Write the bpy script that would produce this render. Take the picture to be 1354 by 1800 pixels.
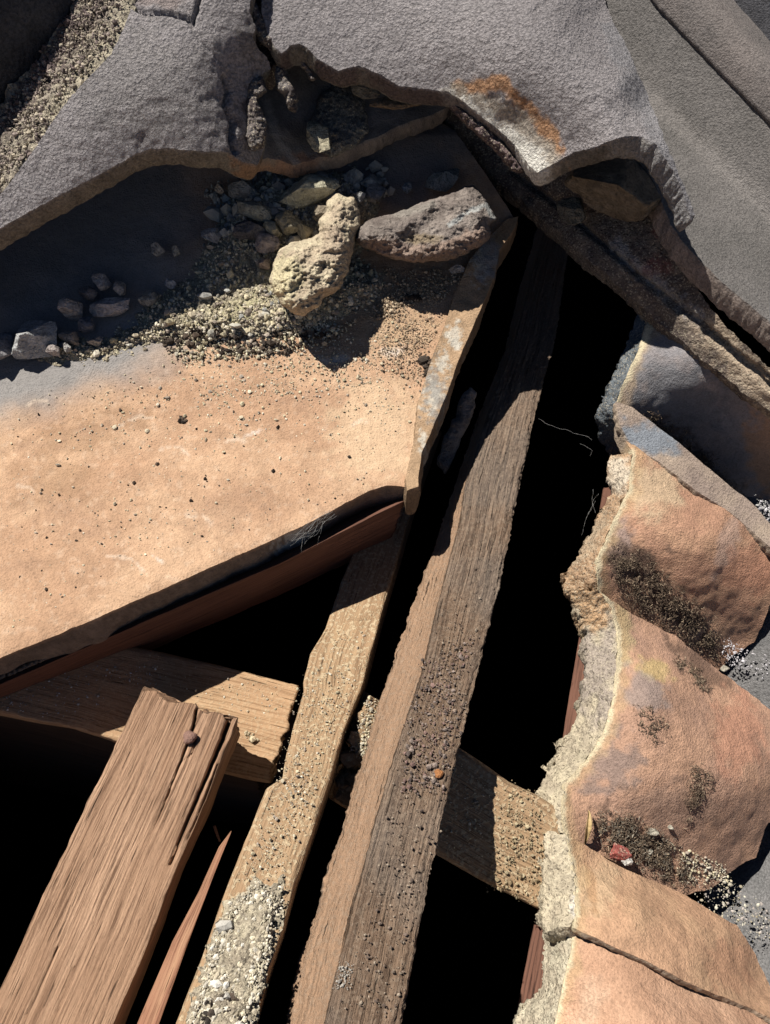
import bpy, math, random
import numpy as np
from mathutils import Matrix, Vector
from mathutils.geometry import delaunay_2d_cdt

for o in list(bpy.data.objects): bpy.data.objects.remove(o)
scene = bpy.context.scene
COL = scene.collection

# ------------------------------------------------------------------ camera, world, sun
F = 1360.0                                   # focal length in photograph pixels (1354 x 1800)
PITCH = math.radians(52)
CAMLOC = np.array([0.0, 0.0, 4.6])
cam_d = bpy.data.cameras.new('camera'); cam = bpy.data.objects.new('camera', cam_d); COL.objects.link(cam)
cam.location = CAMLOC.tolist(); cam.rotation_euler = (PITCH, 0, 0)
cam_d.sensor_fit = 'VERTICAL'; cam_d.sensor_height = 36; cam_d.lens = 36*F/1800
cam_d.clip_start = 0.01; cam_d.clip_end = 400
scene.camera = cam
cp, sp = math.cos(PITCH), math.sin(PITCH)
R = np.array([[1, 0, 0], [0, cp, -sp], [0, sp, cp]])

SUN = np.array([0.43, -0.72, -0.545]); SUN /= np.linalg.norm(SUN)   # light travel, camera frame
SUNW = R @ SUN
sd = bpy.data.lights.new('sun', 'SUN'); sd.energy = 5.0; sd.angle = math.radians(0.5); sd.color = (1, .94, .84)
sun = bpy.data.objects.new('sun', sd); COL.objects.link(sun)
sun.rotation_euler = Vector(SUNW.tolist()).to_track_quat('-Z', 'Y').to_euler(); sun.location = (0, 0, 8)
w = bpy.data.worlds.new('World'); scene.world = w; w.use_nodes = True
nt = w.node_tree; bg = nt.nodes['Background']
sky = nt.nodes.new('ShaderNodeTexSky'); sky.sky_type = 'NISHITA'; sky.sun_disc = False; sky.altitude = 6000; sky.air_density = .55; sky.dust_density = .05; sky.ozone_density = 2
to = -SUNW
sky.sun_elevation = math.asin(to[2]); sky.sun_rotation = math.atan2(to[0], to[1])
nt.links.new(sky.outputs[0], bg.inputs[0]); bg.inputs[1].default_value = 0.05
scene.view_settings.view_transform = 'Standard'; scene.view_settings.look = 'None'
scene.view_settings.exposure = 0.42; scene.view_settings.gamma = 1
scene.render.resolution_x = 770; scene.render.resolution_y = 1024
scene.render.engine = 'CYCLES'; scene.cycles.diffuse_bounces = 1; scene.cycles.max_bounces = 4

# ------------------------------------------------------------------ geometry helpers
D0, ALPHA = 0.4886, math.radians(38)
NPL = np.array([0, math.sin(ALPHA), math.cos(ALPHA)])     # roof plane normal, camera frame
NW = R @ NPL
def plane_d(px, py, h=0.0):
    return (D0-h)/(math.cos(ALPHA) - (900-py)/F*math.sin(ALPHA))
def hl(py):
    return .075*np.clip((800-np.asarray(py, float))/450, 0, 1.25)**1.5
def tile_d(px, py, h=0.0): return plane_d(px, py, h+hl(py))
def cam_pt(px, py, d):
    px, py, d = np.broadcast_arrays(np.asarray(px, float), np.asarray(py, float), np.asarray(d, float))
    return np.stack([(px-677)/F*d, (900-py)/F*d, -d], -1)
def world(P): return P @ R.T + CAMLOC

_rs = np.random.RandomState(7)
_perm = np.concatenate([_rs.permutation(256)]*3)
_grad = _rs.normal(size=(256, 3)); _grad /= np.linalg.norm(_grad, axis=1)[:, None]
def perlin(P):
    P = np.asarray(P, float); i = np.floor(P).astype(int); f = P-i; i &= 255
    u = f*f*f*(f*(f*6-15)+10); out = 0
    for dx in (0, 1):
        for dy in (0, 1):
            for dz in (0, 1):
                h = _perm[_perm[_perm[(i[:, 0]+dx) & 255]+((i[:, 1]+dy) & 255)]+((i[:, 2]+dz) & 255)]
                g = _grad[h]; dd = f-np.array([dx, dy, dz])
                wx = u[:, 0] if dx else 1-u[:, 0]; wy = u[:, 1] if dy else 1-u[:, 1]; wz = u[:, 2] if dz else 1-u[:, 2]
                out = out + wx*wy*wz*(g*dd).sum(1)
    return out*1.4
def fbm(P, f=1., o=4, g=.5, seed=0.):
    s = 0; a = 1; P = np.asarray(P, float)+seed*13.7
    for k in range(o): s = s + a*perlin(P*f+k*17.3); f *= 2.03; a *= g
    return s
def sstep(a, b, x): t = np.clip((x-a)/(b-a), 0, 1); return t*t*(3-2*t)

class TPS:
    def __init__(s, pts):
        pts = np.array(pts, float); s.c = pts[:, :2]/1000; n = len(pts)
        K = s.k(s.c, s.c)+1e-5*np.eye(n); Pm = np.hstack([np.ones((n, 1)), s.c])
        A = np.block([[K, Pm], [Pm.T, np.zeros((3, 3))]])
        s.w = np.linalg.solve(A, np.concatenate([pts[:, 2], np.zeros(3)]))
    def k(s, a, b):
        r2 = ((a[:, None]-b[None])**2).sum(-1); return .5*r2*np.log(r2+1e-12)
    def __call__(s, px, py):
        px = np.atleast_1d(np.asarray(px, float)); py = np.atleast_1d(np.asarray(py, float)); out = []
        q = np.stack([px, py], -1)/1000
        return s.k(q, s.c) @ s.w[:-3] + s.w[-3] + q @ s.w[-2:]

def dens(poly, step, closed=True):
    P = np.array(poly, float); Q = np.roll(P, -1, 0) if closed else P[1:]
    if not closed: P0 = P[:-1]
    else: P0 = P
    out = []
    for a, b in zip(P0, Q):
        n = max(1, int(round(np.linalg.norm((b-a)[:2])/step)))
        for k in range(n): out.append(a+(b-a)*k/n)
    if not closed: out.append(P[-1])
    return np.array(out)
def smooth_poly(P, it, closed=True):
    for _ in range(it):
        P = .25*np.roll(P, 1, 0)+.5*P+.25*np.roll(P, -1, 0)
    return P
def inside(poly, x, y):
    c = np.zeros(x.shape, bool); n = len(poly); j = n-1
    for i in range(n):
        xi, yi = poly[i]; xj, yj = poly[j]
        m = ((yi > y) != (yj > y))
        if yi != yj: c ^= m & (x < (xj-xi)*(y-yi)/(yj-yi)+xi)
        j = i
    return c
def dist_poly(poly, x, y, closed=True):
    P = np.array(poly, float); Q = np.roll(P, -1, 0) if closed else P[1:]; P = P if closed else P[:-1]
    best = np.full(x.shape, 1e9)
    for a, b in zip(P, Q):
        ab = b-a; L = (ab**2).sum()+1e-9
        t = np.clip(((x-a[0])*ab[0]+(y-a[1])*ab[1])/L, 0, 1)
        best = np.minimum(best, np.hypot(x-a[0]-t*ab[0], y-a[1]-t*ab[1]))
    return best

def tag(o, label=None, cat=None, group=None, kind=None):
    if label: o['label'] = label
    if cat: o['category'] = cat
    if group: o['group'] = group
    if kind: o['kind'] = kind
    return o
def mesh_obj(name, V, faces, mat, parent=None, col=None, uv=None, smooth=True, origin=None):
    """V world coords; origin becomes the object's location"""
    V = np.asarray(V, float)
    if origin is None: origin = V.mean(0)
    m = bpy.data.meshes.new(name)
    fa = np.asarray(faces) if not isinstance(faces, list) else None
    L = V-origin
    if fa is not None and fa.ndim == 2:
        m.vertices.add(len(L)); m.vertices.foreach_set('co', L.ravel())
        k = fa.shape[1]
        m.loops.add(fa.size); m.loops.foreach_set('vertex_index', fa.ravel().astype(np.int32))
        m.polygons.add(len(fa)); m.polygons.foreach_set('loop_start', np.arange(0, fa.size, k, dtype=np.int32))
        m.update(calc_edges=True)
    else: m.from_pydata(L.tolist(), [], faces)
    m.polygons.foreach_set('use_smooth', np.full(len(m.polygons), smooth))
    if col is not None:
        a = m.color_attributes.new('Col', 'FLOAT_COLOR', 'POINT')
        c4 = np.ones((len(V), 4)); c4[:, :3] = np.clip(col, 0, 1); a.data.foreach_set('color', c4.ravel())
    if uv is not None:
        ul = m.uv_layers.new(name='UVMap'); vi = np.zeros(len(m.loops), np.int32); m.loops.foreach_get('vertex_index', vi)
        ul.data.foreach_set('uv', np.asarray(uv, float)[vi].ravel())
    m.materials.append(mat); m.validate()
    o = bpy.data.objects.new(name, m); COL.objects.link(o)
    if parent is not None:
        o.parent = parent; o.location = (origin-np.array(parent.location)).tolist()
    else: o.location = origin.tolist()
    return o
def empty(name, px, py, d, label, cat, group=None):
    o = bpy.data.objects.new(name, None); COL.objects.link(o); o.empty_display_size = .02
    o.location = world(cam_pt(px, py, d)).tolist(); return tag(o, label, cat, group)

def tri_fill(poly, res, seed=0):
    """outline (dense, px) -> pts, tris, number of boundary pts"""
    x0, y0 = poly.min(0); x1, y1 = poly.max(0)
    gx, gy = np.meshgrid(np.arange(x0, x1, res), np.arange(y0, y1, res*.87))
    gx = gx+(np.arange(gx.shape[0])[:, None] % 2)*res/2
    rs = np.random.RandomState(seed); gx = (gx+rs.uniform(-.2, .2, gx.shape)*res).ravel(); gy = (gy+rs.uniform(-.2, .2, gy.shape)*res).ravel()
    m = inside(poly, gx, gy); gx, gy = gx[m], gy[m]
    m = dist_poly(poly, gx, gy) > res*.45; gx, gy = gx[m], gy[m]
    pts = [Vector(p) for p in poly.tolist()]+[Vector((a, b)) for a, b in zip(gx, gy)]
    n = len(poly)
    r = delaunay_2d_cdt(pts, [(i, (i+1) % n) for i in range(n)], [], 0, 1e-5, True)
    v = np.array([list(p) for p in r[0]]); tri = np.array([t for t in r[2] if len(t) == 3])
    c = v[tri].mean(1); tri = tri[inside(poly, c[:, 0], c[:, 1])]
    used = np.unique(tri); mp = np.full(len(v), -1); mp[used] = np.arange(len(used))
    return v[used], mp[tri]
def boundary_loops(tri):
    e = {}
    for a, b, c in tri:
        for p, q in ((a, b), (b, c), (c, a)): e[(p, q)] = 1
    nxt = {p: q for (p, q) in e if (q, p) not in e}
    loops = []
    while nxt:
        s = next(iter(nxt)); L = [s]; c = nxt.pop(s)
        while c != s and c in nxt: L.append(c); c = nxt.pop(c)
        loops.append(L)
    return loops
def vnormals(P, tri):
    n = np.cross(P[tri[:, 1]]-P[tri[:, 0]], P[tri[:, 2]]-P[tri[:, 0]]); N = np.zeros_like(P)
    for k in range(3): np.add.at(N, tri[:, k], n)
    return N/(np.linalg.norm(N, axis=1)[:, None]+1e-12)

def slab(name, outline, depth, thick, mat, colf, res=6, jag=2.0, jagf=.03, amp=.0008, freq=60, side_amp=.0015, parent=None,
         seed=0, layers=5, cracks=(), lump=0.0, lumpf=18, down=None, round_=.0015, smooth_out=0, octs=4):
    """A solid slab: its outline (pixels) filled, laid at depth(px,py) and given a real thickness."""
    o = dens(outline, res*.6)
    if smooth_out: o = smooth_poly(o, smooth_out)
    if jag:
        s3 = np.column_stack([o*jagf, np.full(len(o), seed*3.1)])
        o = o+jag*np.stack([fbm(s3, 1, 4, .6), fbm(s3+50, 1, 4, .6)], -1)
    v, tri = tri_fill(o, res, seed)
    a = v[tri[:, 0]]; b = v[tri[:, 1]]; c = v[tri[:, 2]]
    cr = (b[:, 0]-a[:, 0])*(c[:, 1]-a[:, 1])-(b[:, 1]-a[:, 1])*(c[:, 0]-a[:, 0])
    tri[cr > 0] = tri[cr > 0][:, ::-1]                      # facing the camera side (image y is down)
    px, py = v[:, 0], v[:, 1]; d = depth(px, py)
    P = cam_pt(px, py, d); N = vnormals(P, tri)
    if amp: P = P+N*(amp*fbm(P, freq, octs, .55, seed))[:, None]
    if lump: P = P+N*(lump*fbm(P, lumpf, 3, .5, seed+5))[:, None]
    for (line, wd, dp) in cracks:
        jl = dens(line, 6, False); jl = jl+2.2*np.stack([fbm(np.column_stack([jl*.09, jl[:, 0]*0]), 1, 3), fbm(np.column_stack([jl*.09, jl[:, 0]*0+9]), 1, 3)], -1)
        q = dist_poly(jl, px, py, False)
        P = P-N*(dp*np.exp(-(q/wd)**2))[:, None]
    top_c = colf(px, py, P, 0.0)
    loops = boundary_loops(tri)
    Ns = -NPL if down is None else None
    NB = N.copy(); side_amp = max(side_amp, 1e-5)
    for L in loops: NB[L] = smooth_poly(N[L], 60)
    NB = NB*.45+NPL*.55 if thick < .03 else NB; NB /= np.linalg.norm(NB, axis=1)[:, None]
    low = P-NB*thick
    for L in loops:
        sm = smooth_poly(P[L], 30); low[L] = sm-NB[L]*thick+.0012*(side_amp/.001)*np.stack([fbm(sm+k*5, 120, 3) for k in range(3)], -1)
    V = [P]; C = [top_c]; T = [tri]; base = len(P)
    # underside
    V.append(low); C.append(colf(px, py, low, 2.0)); T.append(tri[:, ::-1]+base); nv = base*2
    for L in loops:
        L = np.array(L); n = len(L)
        V.append(P[L]); C.append(top_c[L]*.55+.45*colf(px[L], py[L], P[L], .05)); prev = np.arange(nv, nv+n); nv += n
        cen = P[L].mean(0)
        PS = smooth_poly(P[L], 16); NS = NB[L]
        tang = np.roll(PS, -1, 0)-np.roll(PS, 1, 0); out = np.cross(tang, NS); out /= np.linalg.norm(out, axis=1)[:, None]+1e-12
        for k in range(1, layers+1):
            if k == layers: V.append(low[L]); C.append(colf(px[L], py[L], low[L], 1.0)); cur = np.arange(nv, nv+n); nv += n
            else:
                t = k/layers; q = P[L]*(1-t)+low[L]*t
                q = q+out*(round_*math.sin(math.pi*t)**.6+side_amp*fbm(q, 130, 4, .6, seed+2)*math.sin(math.pi*t)**.5)[:, None] if False else \
                    q+out*((round_*math.sin(math.pi*t)**.6)+side_amp*fbm(q, 260, 3, .6, seed+2))[:, None]
                V.append(q); C.append(colf(px[L], py[L], q, t)); cur = np.arange(nv, nv+n); nv += n
            a_, b_ = prev, np.roll(prev, -1); c_, d_ = np.roll(cur, -1), cur
            T.append(np.stack([a_, d_, c_], -1)); T.append(np.stack([a_, c_, b_], -1)); prev = cur
    return mesh_obj(name, world(np.concatenate(V)), np.concatenate(T), mat, parent, np.concatenate(C))

def resamp(poly, n, bias=None):
    P = np.array(poly, float); 
    t = np.concatenate([[0], np.cumsum(np.linalg.norm(np.diff(P, axis=0), axis=1))]); t /= t[-1]
    s = np.linspace(0, 1, n); out = np.stack([np.interp(s, t, P[:, k]) for k in range(3)], -1)
    return out
def beam(name, edges, mat, seed=0, step=.002, grain=.0006, chip=.002, parent=None, endjag=.004, cracks=(), warp=.0015, fuzz=0.0):
    """timber: four long edges (px,py,d polylines: section corners in order), lofted, with grain relief and worn arrises"""
    E = []
    for e in edges:
        e = np.array(e, float); E.append(cam_pt(e[:, 0], e[:, 1], e[:, 2]))
    if edges[0][0][1] >= 1900:                        # run on past the picture's lower border
        v0 = E[0][0]-E[0][min(3, len(E[0])-1)]; v0 = v0/np.linalg.norm(v0)*.16
        E = [np.concatenate([(e[0]+v0)[None], e]) for e in E]
    length = np.linalg.norm(np.diff(E[0], axis=0), axis=1).sum(); n = max(8, int(length/step))
    E = [resamp(e, n) for e in E]
    ring = []; side = []; vv = []; acc = 0
    for s in range(len(E)):
        a, b = E[s], E[(s+1) % len(E)]; wd = np.linalg.norm(a-b, axis=1).mean(); m = max(4, int(wd/(step*.7)))
        for k in range(m):
            t = k/m; ring.append(a*(1-t)+b*t); side.append((s, min(t, 1-t)*wd)); vv.append(acc+t*wd)
        acc += wd
    V = np.stack(ring, 1)                              # n x M x 3
    M = V.shape[1]; cen = V.mean(1, keepdims=True); U = np.linspace(0, length, n)[:, None]*np.ones((1, M)); VV = np.ones((n, 1))*np.array(vv)[None]
    out = V-cen; out /= np.linalg.norm(out, axis=2, keepdims=True)
    g = fbm(np.stack([U.ravel()*14, VV.ravel()*420, np.full(U.size, seed*7.7)], -1), 1, 3, .6).reshape(n, M)
    big = fbm(np.stack([U.ravel()*9, VV.ravel()*30, np.full(U.size, seed*3.3)], -1), 1, 3, .5).reshape(n, M)
    ed = np.array([s[1] for s in side])[None]
    nz = fbm(np.stack([U.ravel()*45, VV.ravel()*60, np.full(U.size, seed*1.3+4)], -1), 1, 3, .6).reshape(n, M)
    disp = grain*g+warp*big-chip*np.exp(-ed/.0022)*(.55+1.1*np.clip(nz, -.4, 1.5))
    if fuzz: disp = disp+fuzz*np.clip(fbm(V.reshape(-1, 3), 240, 2, .6, seed), -.2, 1).reshape(n, M)
    V = V+out*disp[..., None]
    # ragged ends
    V = V.copy(); ax = (cen[-1]-cen[0])[0]; ax /= np.linalg.norm(ax)
    ej = fbm(np.stack([VV[0]*55, np.full(M, seed*1.7), np.full(M, 1.)], -1), 1, 5, .6)*endjag
    ramp0 = np.exp(-np.arange(n)/3.)[:, None]; ramp1 = ramp0[::-1]
    V = V+ax*((ramp0+ramp1)*ej[None])[..., None]
    for (line, wpx, dp) in cracks:
        jl = dens(line, 8, False); jl = jl+1.5*np.stack([fbm(np.column_stack([jl*.07, jl[:, 0]*0]), 1, 3), 0*jl[:, 0]], -1)
        p = V.reshape(-1, 3); X = 677-p[:, 0]/p[:, 2]*F; Y = 900+p[:, 1]/p[:, 2]*F
        q = dist_poly(jl, X, Y, False).reshape(n, M)
        # taper along the crack
        l0, l1 = np.array(line[0]), np.array(line[-1]); ab = l1-l0
        tt = np.clip(((X-l0[0])*ab[0]+(Y-l0[1])*ab[1])/(ab@ab), 0, 1).reshape(n, M)
        facing = np.array([1.0 if s[0] in (0,) else 0.0 for s in side])[None]
        V = V+(p/np.linalg.norm(p, axis=1)[:, None]).reshape(n, M, 3)*(dp*(1-.75*tt)*np.exp(-(q/(wpx*(1.1-.6*tt)))**2)*facing)[..., None]
    sd_ = np.array([1.0 if q[0] == len(E)-1 else 0.0 for q in side]); sd_ = np.tile(sd_[None], (n, 1)).ravel(); colr = [np.stack([sd_]*3, -1)]
    verts = [V.reshape(-1, 3)]; uv = [np.stack([U.ravel(), VV.ravel()], -1)]
    I = np.arange(n*M).reshape(n, M); a = I[:-1]; b = np.roll(a, -1, 1); c = I[1:]; d = np.roll(c, -1, 1)
    faces = [np.stack([a.ravel(), c.ravel(), d.ravel(), b.ravel()], -1)]
    nv = n*M; tris = []
    for end, rg in ((0, I[0]), (1, I[-1])):
        cc = V.reshape(-1, 3)[rg].mean(0); prev = rg
        for k in (1, 2, 3, 4, 5):
            t = k/6; q = V.reshape(-1, 3)[rg]*(1-t)+cc*t
            q = q+ax*(endjag*.6*fbm(q, 190, 3, .6, seed))[:, None]
            verts.append(q); uv.append(np.stack([np.full(M, 3+k*.01), VV[0]*.3], -1)); colr.append(np.zeros((M, 3))); cur = np.arange(nv, nv+M); nv += M
            A, B, Cc, Dd = prev, np.roll(prev, -1), cur, np.roll(cur, -1)
            f = np.stack([A, B, Dd, Cc], -1); faces.append(f if end == 0 else f[:, ::-1]); prev = cur
        verts.append(cc[None]); colr.append(np.zeros((1, 3))); uv.append(np.array([[3.1, 0]])); ci = nv; nv += 1
        f = np.stack([prev, np.roll(prev, -1), np.full(M, ci), np.full(M, ci)], -1); tris.append(f[:, :3] if end == 0 else f[:, [1, 0, 2]])
    fl = np.concatenate(faces).tolist()+np.concatenate(tris).tolist()
    return mesh_obj(name, world(np.concatenate(verts)), fl, mat, parent, np.concatenate(colr), np.concatenate(uv))

# ---------- stones
def ico(sub):
    t = (1+5**.5)/2
    v = [(-1, t, 0), (1, t, 0), (-1, -t, 0), (1, -t, 0), (0, -1, t), (0, 1, t), (0, -1, -t), (0, 1, -t), (t, 0, -1), (t, 0, 1), (-t, 0, -1), (-t, 0, 1)]
    f = [(0, 11, 5), (0, 5, 1), (0, 1, 7), (0, 7, 10), (0, 10, 11), (1, 5, 9), (5, 11, 4), (11, 10, 2), (10, 7, 6), (7, 1, 8), (3, 9, 4), (3, 4, 2), (3, 2, 6), (3, 6, 8), (3, 8, 9), (4, 9, 5), (2, 4, 11), (6, 2, 10), (8, 6, 7), (9, 8, 1)]
    v = [np.array(p)/np.linalg.norm(p) for p in v]
    for _ in range(sub):
        mid = {}; nf = []
        def mp(a, b):
            k = (min(a, b), max(a, b))
            if k not in mid: p = v[a]+v[b]; v.append(p/np.linalg.norm(p)); mid[k] = len(v)-1
            return mid[k]
        for a, b, c in f:
            x, y, z = mp(a, b), mp(b, c), mp(c, a); nf += [(a, x, z), (b, y, x), (c, z, y), (x, y, z)]
        f = nf
    return np.array(v), np.array(f)
ICO = {k: ico(k) for k in (0, 1, 2, 4)}
def rock_shape(sub, seed, cuts=9, rough=.09):
    rs = np.random.RandomState(seed); V, Fc = ICO[sub]; V = V.copy()
    for _ in range(cuts):
        n = rs.normal(size=3); n /= np.linalg.norm(n); o = rs.uniform(.48, .82)
        s = V@n; m = s > o; V[m] -= (s[m]-o)[:, None]*n
    V = V*(1+rough*fbm(V+seed*3, 2.2, 4, .55))[:, None]
    return V, Fc
def stone(name, px, py, d, rx, ry, rot, mat, c, seed, label, cat, group=None, rz=None, sub=4, cuts=9, c2=None, lift=.5, rough=.1):
    V, Fc = rock_shape(sub, seed, cuts, rough)
    s = d/F; rz = rz if rz else .6*min(rx, ry)
    V = V*1.28*np.array([rx*s, ry*s, rz*s]); a = math.radians(-rot); V = V@np.array([[math.cos(a), math.sin(a), 0], [-math.sin(a), math.cos(a), 0], [0, 0, 1]])
    # lay flat on roof plane: rotate z to the plane normal
    ca, sa = math.cos(ALPHA), math.sin(ALPHA)
    V = V@np.array([[1, 0, 0], [0, ca*1.0, -sa], [0, sa, ca]])
    P = V+cam_pt(px, py, d-rz*s*lift)
    n = fbm(P, 160, 3, .6, seed); c = np.array(c); c2 = np.array(c2) if c2 is not None else c*.7
    k = sstep(-.5, .5, n)[:, None]
    o = mesh_obj(name, world(P), Fc, mat, None, c*k+c2*(1-k))
    return tag(o, label, cat, group)
def pillow(name, outline, depth, height, mat, colf, label, cat, seed=0, res=2.5, R_=30, lump=.004, amp=.0012, parent=None, group=None, relief=()):
    o = dens(outline, res*.7); o = smooth_poly(o, 3)
    s3 = np.column_stack([o*.05, np.full(len(o), seed)]); o = o+3*np.stack([fbm(s3, 1, 4, .6), fbm(s3+40, 1, 4, .6)], -1)
    v, tri = tri_fill(o, res, seed)
    a = v[tri[:, 0]]; b = v[tri[:, 1]]; c = v[tri[:, 2]]
    cr = (b[:, 0]-a[:, 0])*(c[:, 1]-a[:, 1])-(b[:, 1]-a[:, 1])*(c[:, 0]-a[:, 0]); tri[cr > 0] = tri[cr > 0][:, ::-1]
    px, py = v[:, 0], v[:, 1]; q = dist_poly(o, px, py); r = np.clip(q/R_, 0, 1); hh = np.sqrt(np.clip(1-(1-r)**2, 0, 1))
    base = depth(px, py); P0 = cam_pt(px, py, base)
    up = -P0/np.linalg.norm(P0, axis=1)[:, None]
    nz = fbm(P0, 55, 4, .55, seed)*lump+fbm(P0, 260, 3, .6, seed+1)*amp
    ex = 0
    for (cx, cy, rr, hgt) in relief: ex = ex+hgt*np.exp(-((px-cx)**2+(py-cy)**2)/rr**2)
    top = P0+up*((height*.55)*hh+(nz+ex)*sstep(0, .25, r))[:, None]
    bot = P0-up*((height*.45)*hh)[:, None]
    nb = len(P0); Lb = np.concatenate([np.array(L) for L in boundary_loops(tri)])
    remap = np.arange(nb)+nb; bt = tri[:, ::-1]; isb = np.zeros(nb, bool); isb[Lb] = True
    idx = np.where(isb, np.arange(nb), remap)
    V = np.concatenate([top, bot]); Fc = np.concatenate([tri, idx[bt]])
    C = np.concatenate([colf(px, py, top, 0), colf(px, py, bot, 2)])
    used = np.unique(Fc); mp = np.full(len(V), -1); mp[used] = np.arange(len(used))
    ob = mesh_obj(name, world(V[used]), mp[Fc], mat, parent, C[used])
    return tag(ob, label, cat, group) if label else ob
def grit(name, polys, depth, mat, label, seed=0, parent=None, tagit=True, keep=None):
    """loose crumbs as one uncountable mass. polys: (outline, count, size_m, spread, palette)"""
    rs = np.random.RandomState(seed); VV = []; FF = []; CC = []; nv = 0
    bv, bf = ICO[0]
    for (poly, n, size, spread, pal) in polys:
        poly = np.array(poly, float); x0, y0 = poly.min(0); x1, y1 = poly.max(0); xs = []; ys = []
        cnt = 0
        while cnt < n:
            x = rs.uniform(x0, x1, n*3); y = rs.uniform(y0, y1, n*3); q = dist_poly(poly, x, y)
            m = inside(poly, x, y) & (rs.uniform(size=n*3) < .12+.88*np.clip(q/22, 0, 1)) & \
                (fbm(np.stack([x*.02, y*.02, x*0+seed], -1), 1, 3) > rs.uniform(-.9, .35, n*3))
            xs.append(x[m]); ys.append(y[m]); cnt += m.sum()
        x = np.concatenate(xs)[:n]; y = np.concatenate(ys)[:n]
        r = size*np.exp(rs.normal(0, spread, n)); r = np.clip(r, size*.3, size*4)
        c = cam_pt(x, y, depth(x, y)-r*.5)
        V = bv[None]*(1+rs.uniform(-.35, .3, (n, 12, 1)))*(r[:, None]*rs.uniform(.55, 1.25, (n, 3)))[:, None]
        V = V+c[:, None]
        VV.append(V.reshape(-1, 3)); FF.append((bf[None]+(np.arange(n)*12)[:, None, None]).reshape(-1, 3)+nv); nv += n*12
        pal = np.array(pal); cc = pal[rs.randint(0, len(pal), n)]*rs.uniform(.65, 1.2, (n, 1)); CC.append(np.repeat(cc, 12, 0))
    o = mesh_obj(name, world(np.concatenate(VV)), np.concatenate(FF), mat, parent, np.concatenate(CC), smooth=False)
    if tagit: tag(o, label, 'grit', None, 'stuff')
    return o
def litter(name, polys, depth, mat, label, seed=0, lift=.002, cat='moss'):
    """short dead needles and moss stems, one uncountable mass"""
    rs = np.random.RandomState(seed); VV = []; FF = []; CC = []; nv = 0
    for (poly, n, ln, wd, pal) in polys:
        poly = np.array(poly, float); x0, y0 = poly.min(0); x1, y1 = poly.max(0); xs = []; ys = []; cnt = 0
        while cnt < n:
            x = rs.uniform(x0, x1, n*3); y = rs.uniform(y0, y1, n*3); q = dist_poly(poly, x, y)
            m = inside(poly, x, y) & (rs.uniform(size=n*3) < .02+.98*np.clip(q/34, 0, 1)**1.5) & (fbm(np.stack([x*.05, y*.05, x*0+seed], -1), 1, 4, .65) > rs.uniform(-.45, .4, n*3))
            xs.append(x[m]); ys.append(y[m]); cnt += m.sum()
        x = np.concatenate(xs)[:n]; y = np.concatenate(ys)[:n]; c = cam_pt(x, y, depth(x, y)-rs.uniform(0, lift, n))
        dr = rs.normal(size=(n, 3))*np.array([1, 1, .6]); dr /= np.linalg.norm(dr, axis=1)[:, None]
        L = ln*rs.uniform(.4, 1.4, n)[:, None]; u = np.cross(dr, rs.normal(size=(n, 3))); u /= np.linalg.norm(u, axis=1)[:, None]; v2 = np.cross(dr, u)
        a = c-dr*L/2; b = c+dr*L/2; wv = wd*rs.uniform(.6, 1.4, (n, 1))
        V = np.stack([a+u*wv, a-u*wv*.5+v2*wv*.87, a-u*wv*.5-v2*wv*.87, b+u*wv*.5, b-u*wv*.25+v2*wv*.4, b-u*wv*.25-v2*wv*.4], 1)
        f = np.array([(0, 1, 4), (0, 4, 3), (1, 2, 5), (1, 5, 4), (2, 0, 3), (2, 3, 5), (0, 2, 1), (3, 4, 5)])
        VV.append(V.reshape(-1, 3)); FF.append((f[None]+(np.arange(n)*6)[:, None, None]).reshape(-1, 3)+nv); nv += n*6
        pal = np.array(pal); CC.append(np.repeat(pal[rs.randint(0, len(pal), n)]*rs.uniform(.6, 1.3, (n, 1)), 6, 0))
    return tag(mesh_obj(name, world(np.concatenate(VV)), np.concatenate(FF), mat, None, np.concatenate(CC), smooth=False), label, cat, None, 'stuff')

# ------------------------------------------------------------------ materials
def nodes(name):
    m = bpy.data.materials.new(name); m.use_nodes = True; t = m.node_tree; b = t.nodes['Principled BSDF']
    b.inputs['Specular IOR Level'].default_value = .25
    return m, t, b
def N_(t, ty, **k):
    n = t.nodes.new(ty)
    for a, v in k.items():
        if a in n.inputs: n.inputs[a].default_value = v
        else: setattr(n, a, v)
    return n
def mathn(t, op, a, b=None, clamp=False):
    n = t.nodes.new('ShaderNodeMath'); n.operation = op; n.use_clamp = clamp
    for i, x in enumerate((a, b)):
        if x is None: continue
        if isinstance(x, (int, float)): n.inputs[i].default_value = x
        else: t.links.new(x, n.inputs[i])
    return n.outputs[0]
def ramp(t, src, stops):
    r = t.nodes.new('ShaderNodeValToRGB'); e = r.color_ramp.elements
    while len(e) < len(stops): e.new(.5)
    for k, (p, c) in enumerate(stops):
        e[k].position = p; e[k].color = (c, c, c, 1) if isinstance(c, (int, float)) else (*c, 1)
    t.links.new(src, r.inputs[0]); return r.outputs[0]
def mixc(t, fac, a, b, mode='MIX'):
    n = t.nodes.new('ShaderNodeMix'); n.data_type = 'RGBA'; n.blend_type = mode
    for i, x in ((0, fac), (6, a), (7, b)):
        if isinstance(x, (int, float)): n.inputs[i].default_value = x
        elif isinstance(x, tuple): n.inputs[i].default_value = (*x, 1)
        else: t.links.new(x, n.inputs[i])
    return n.outputs[2]
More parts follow.
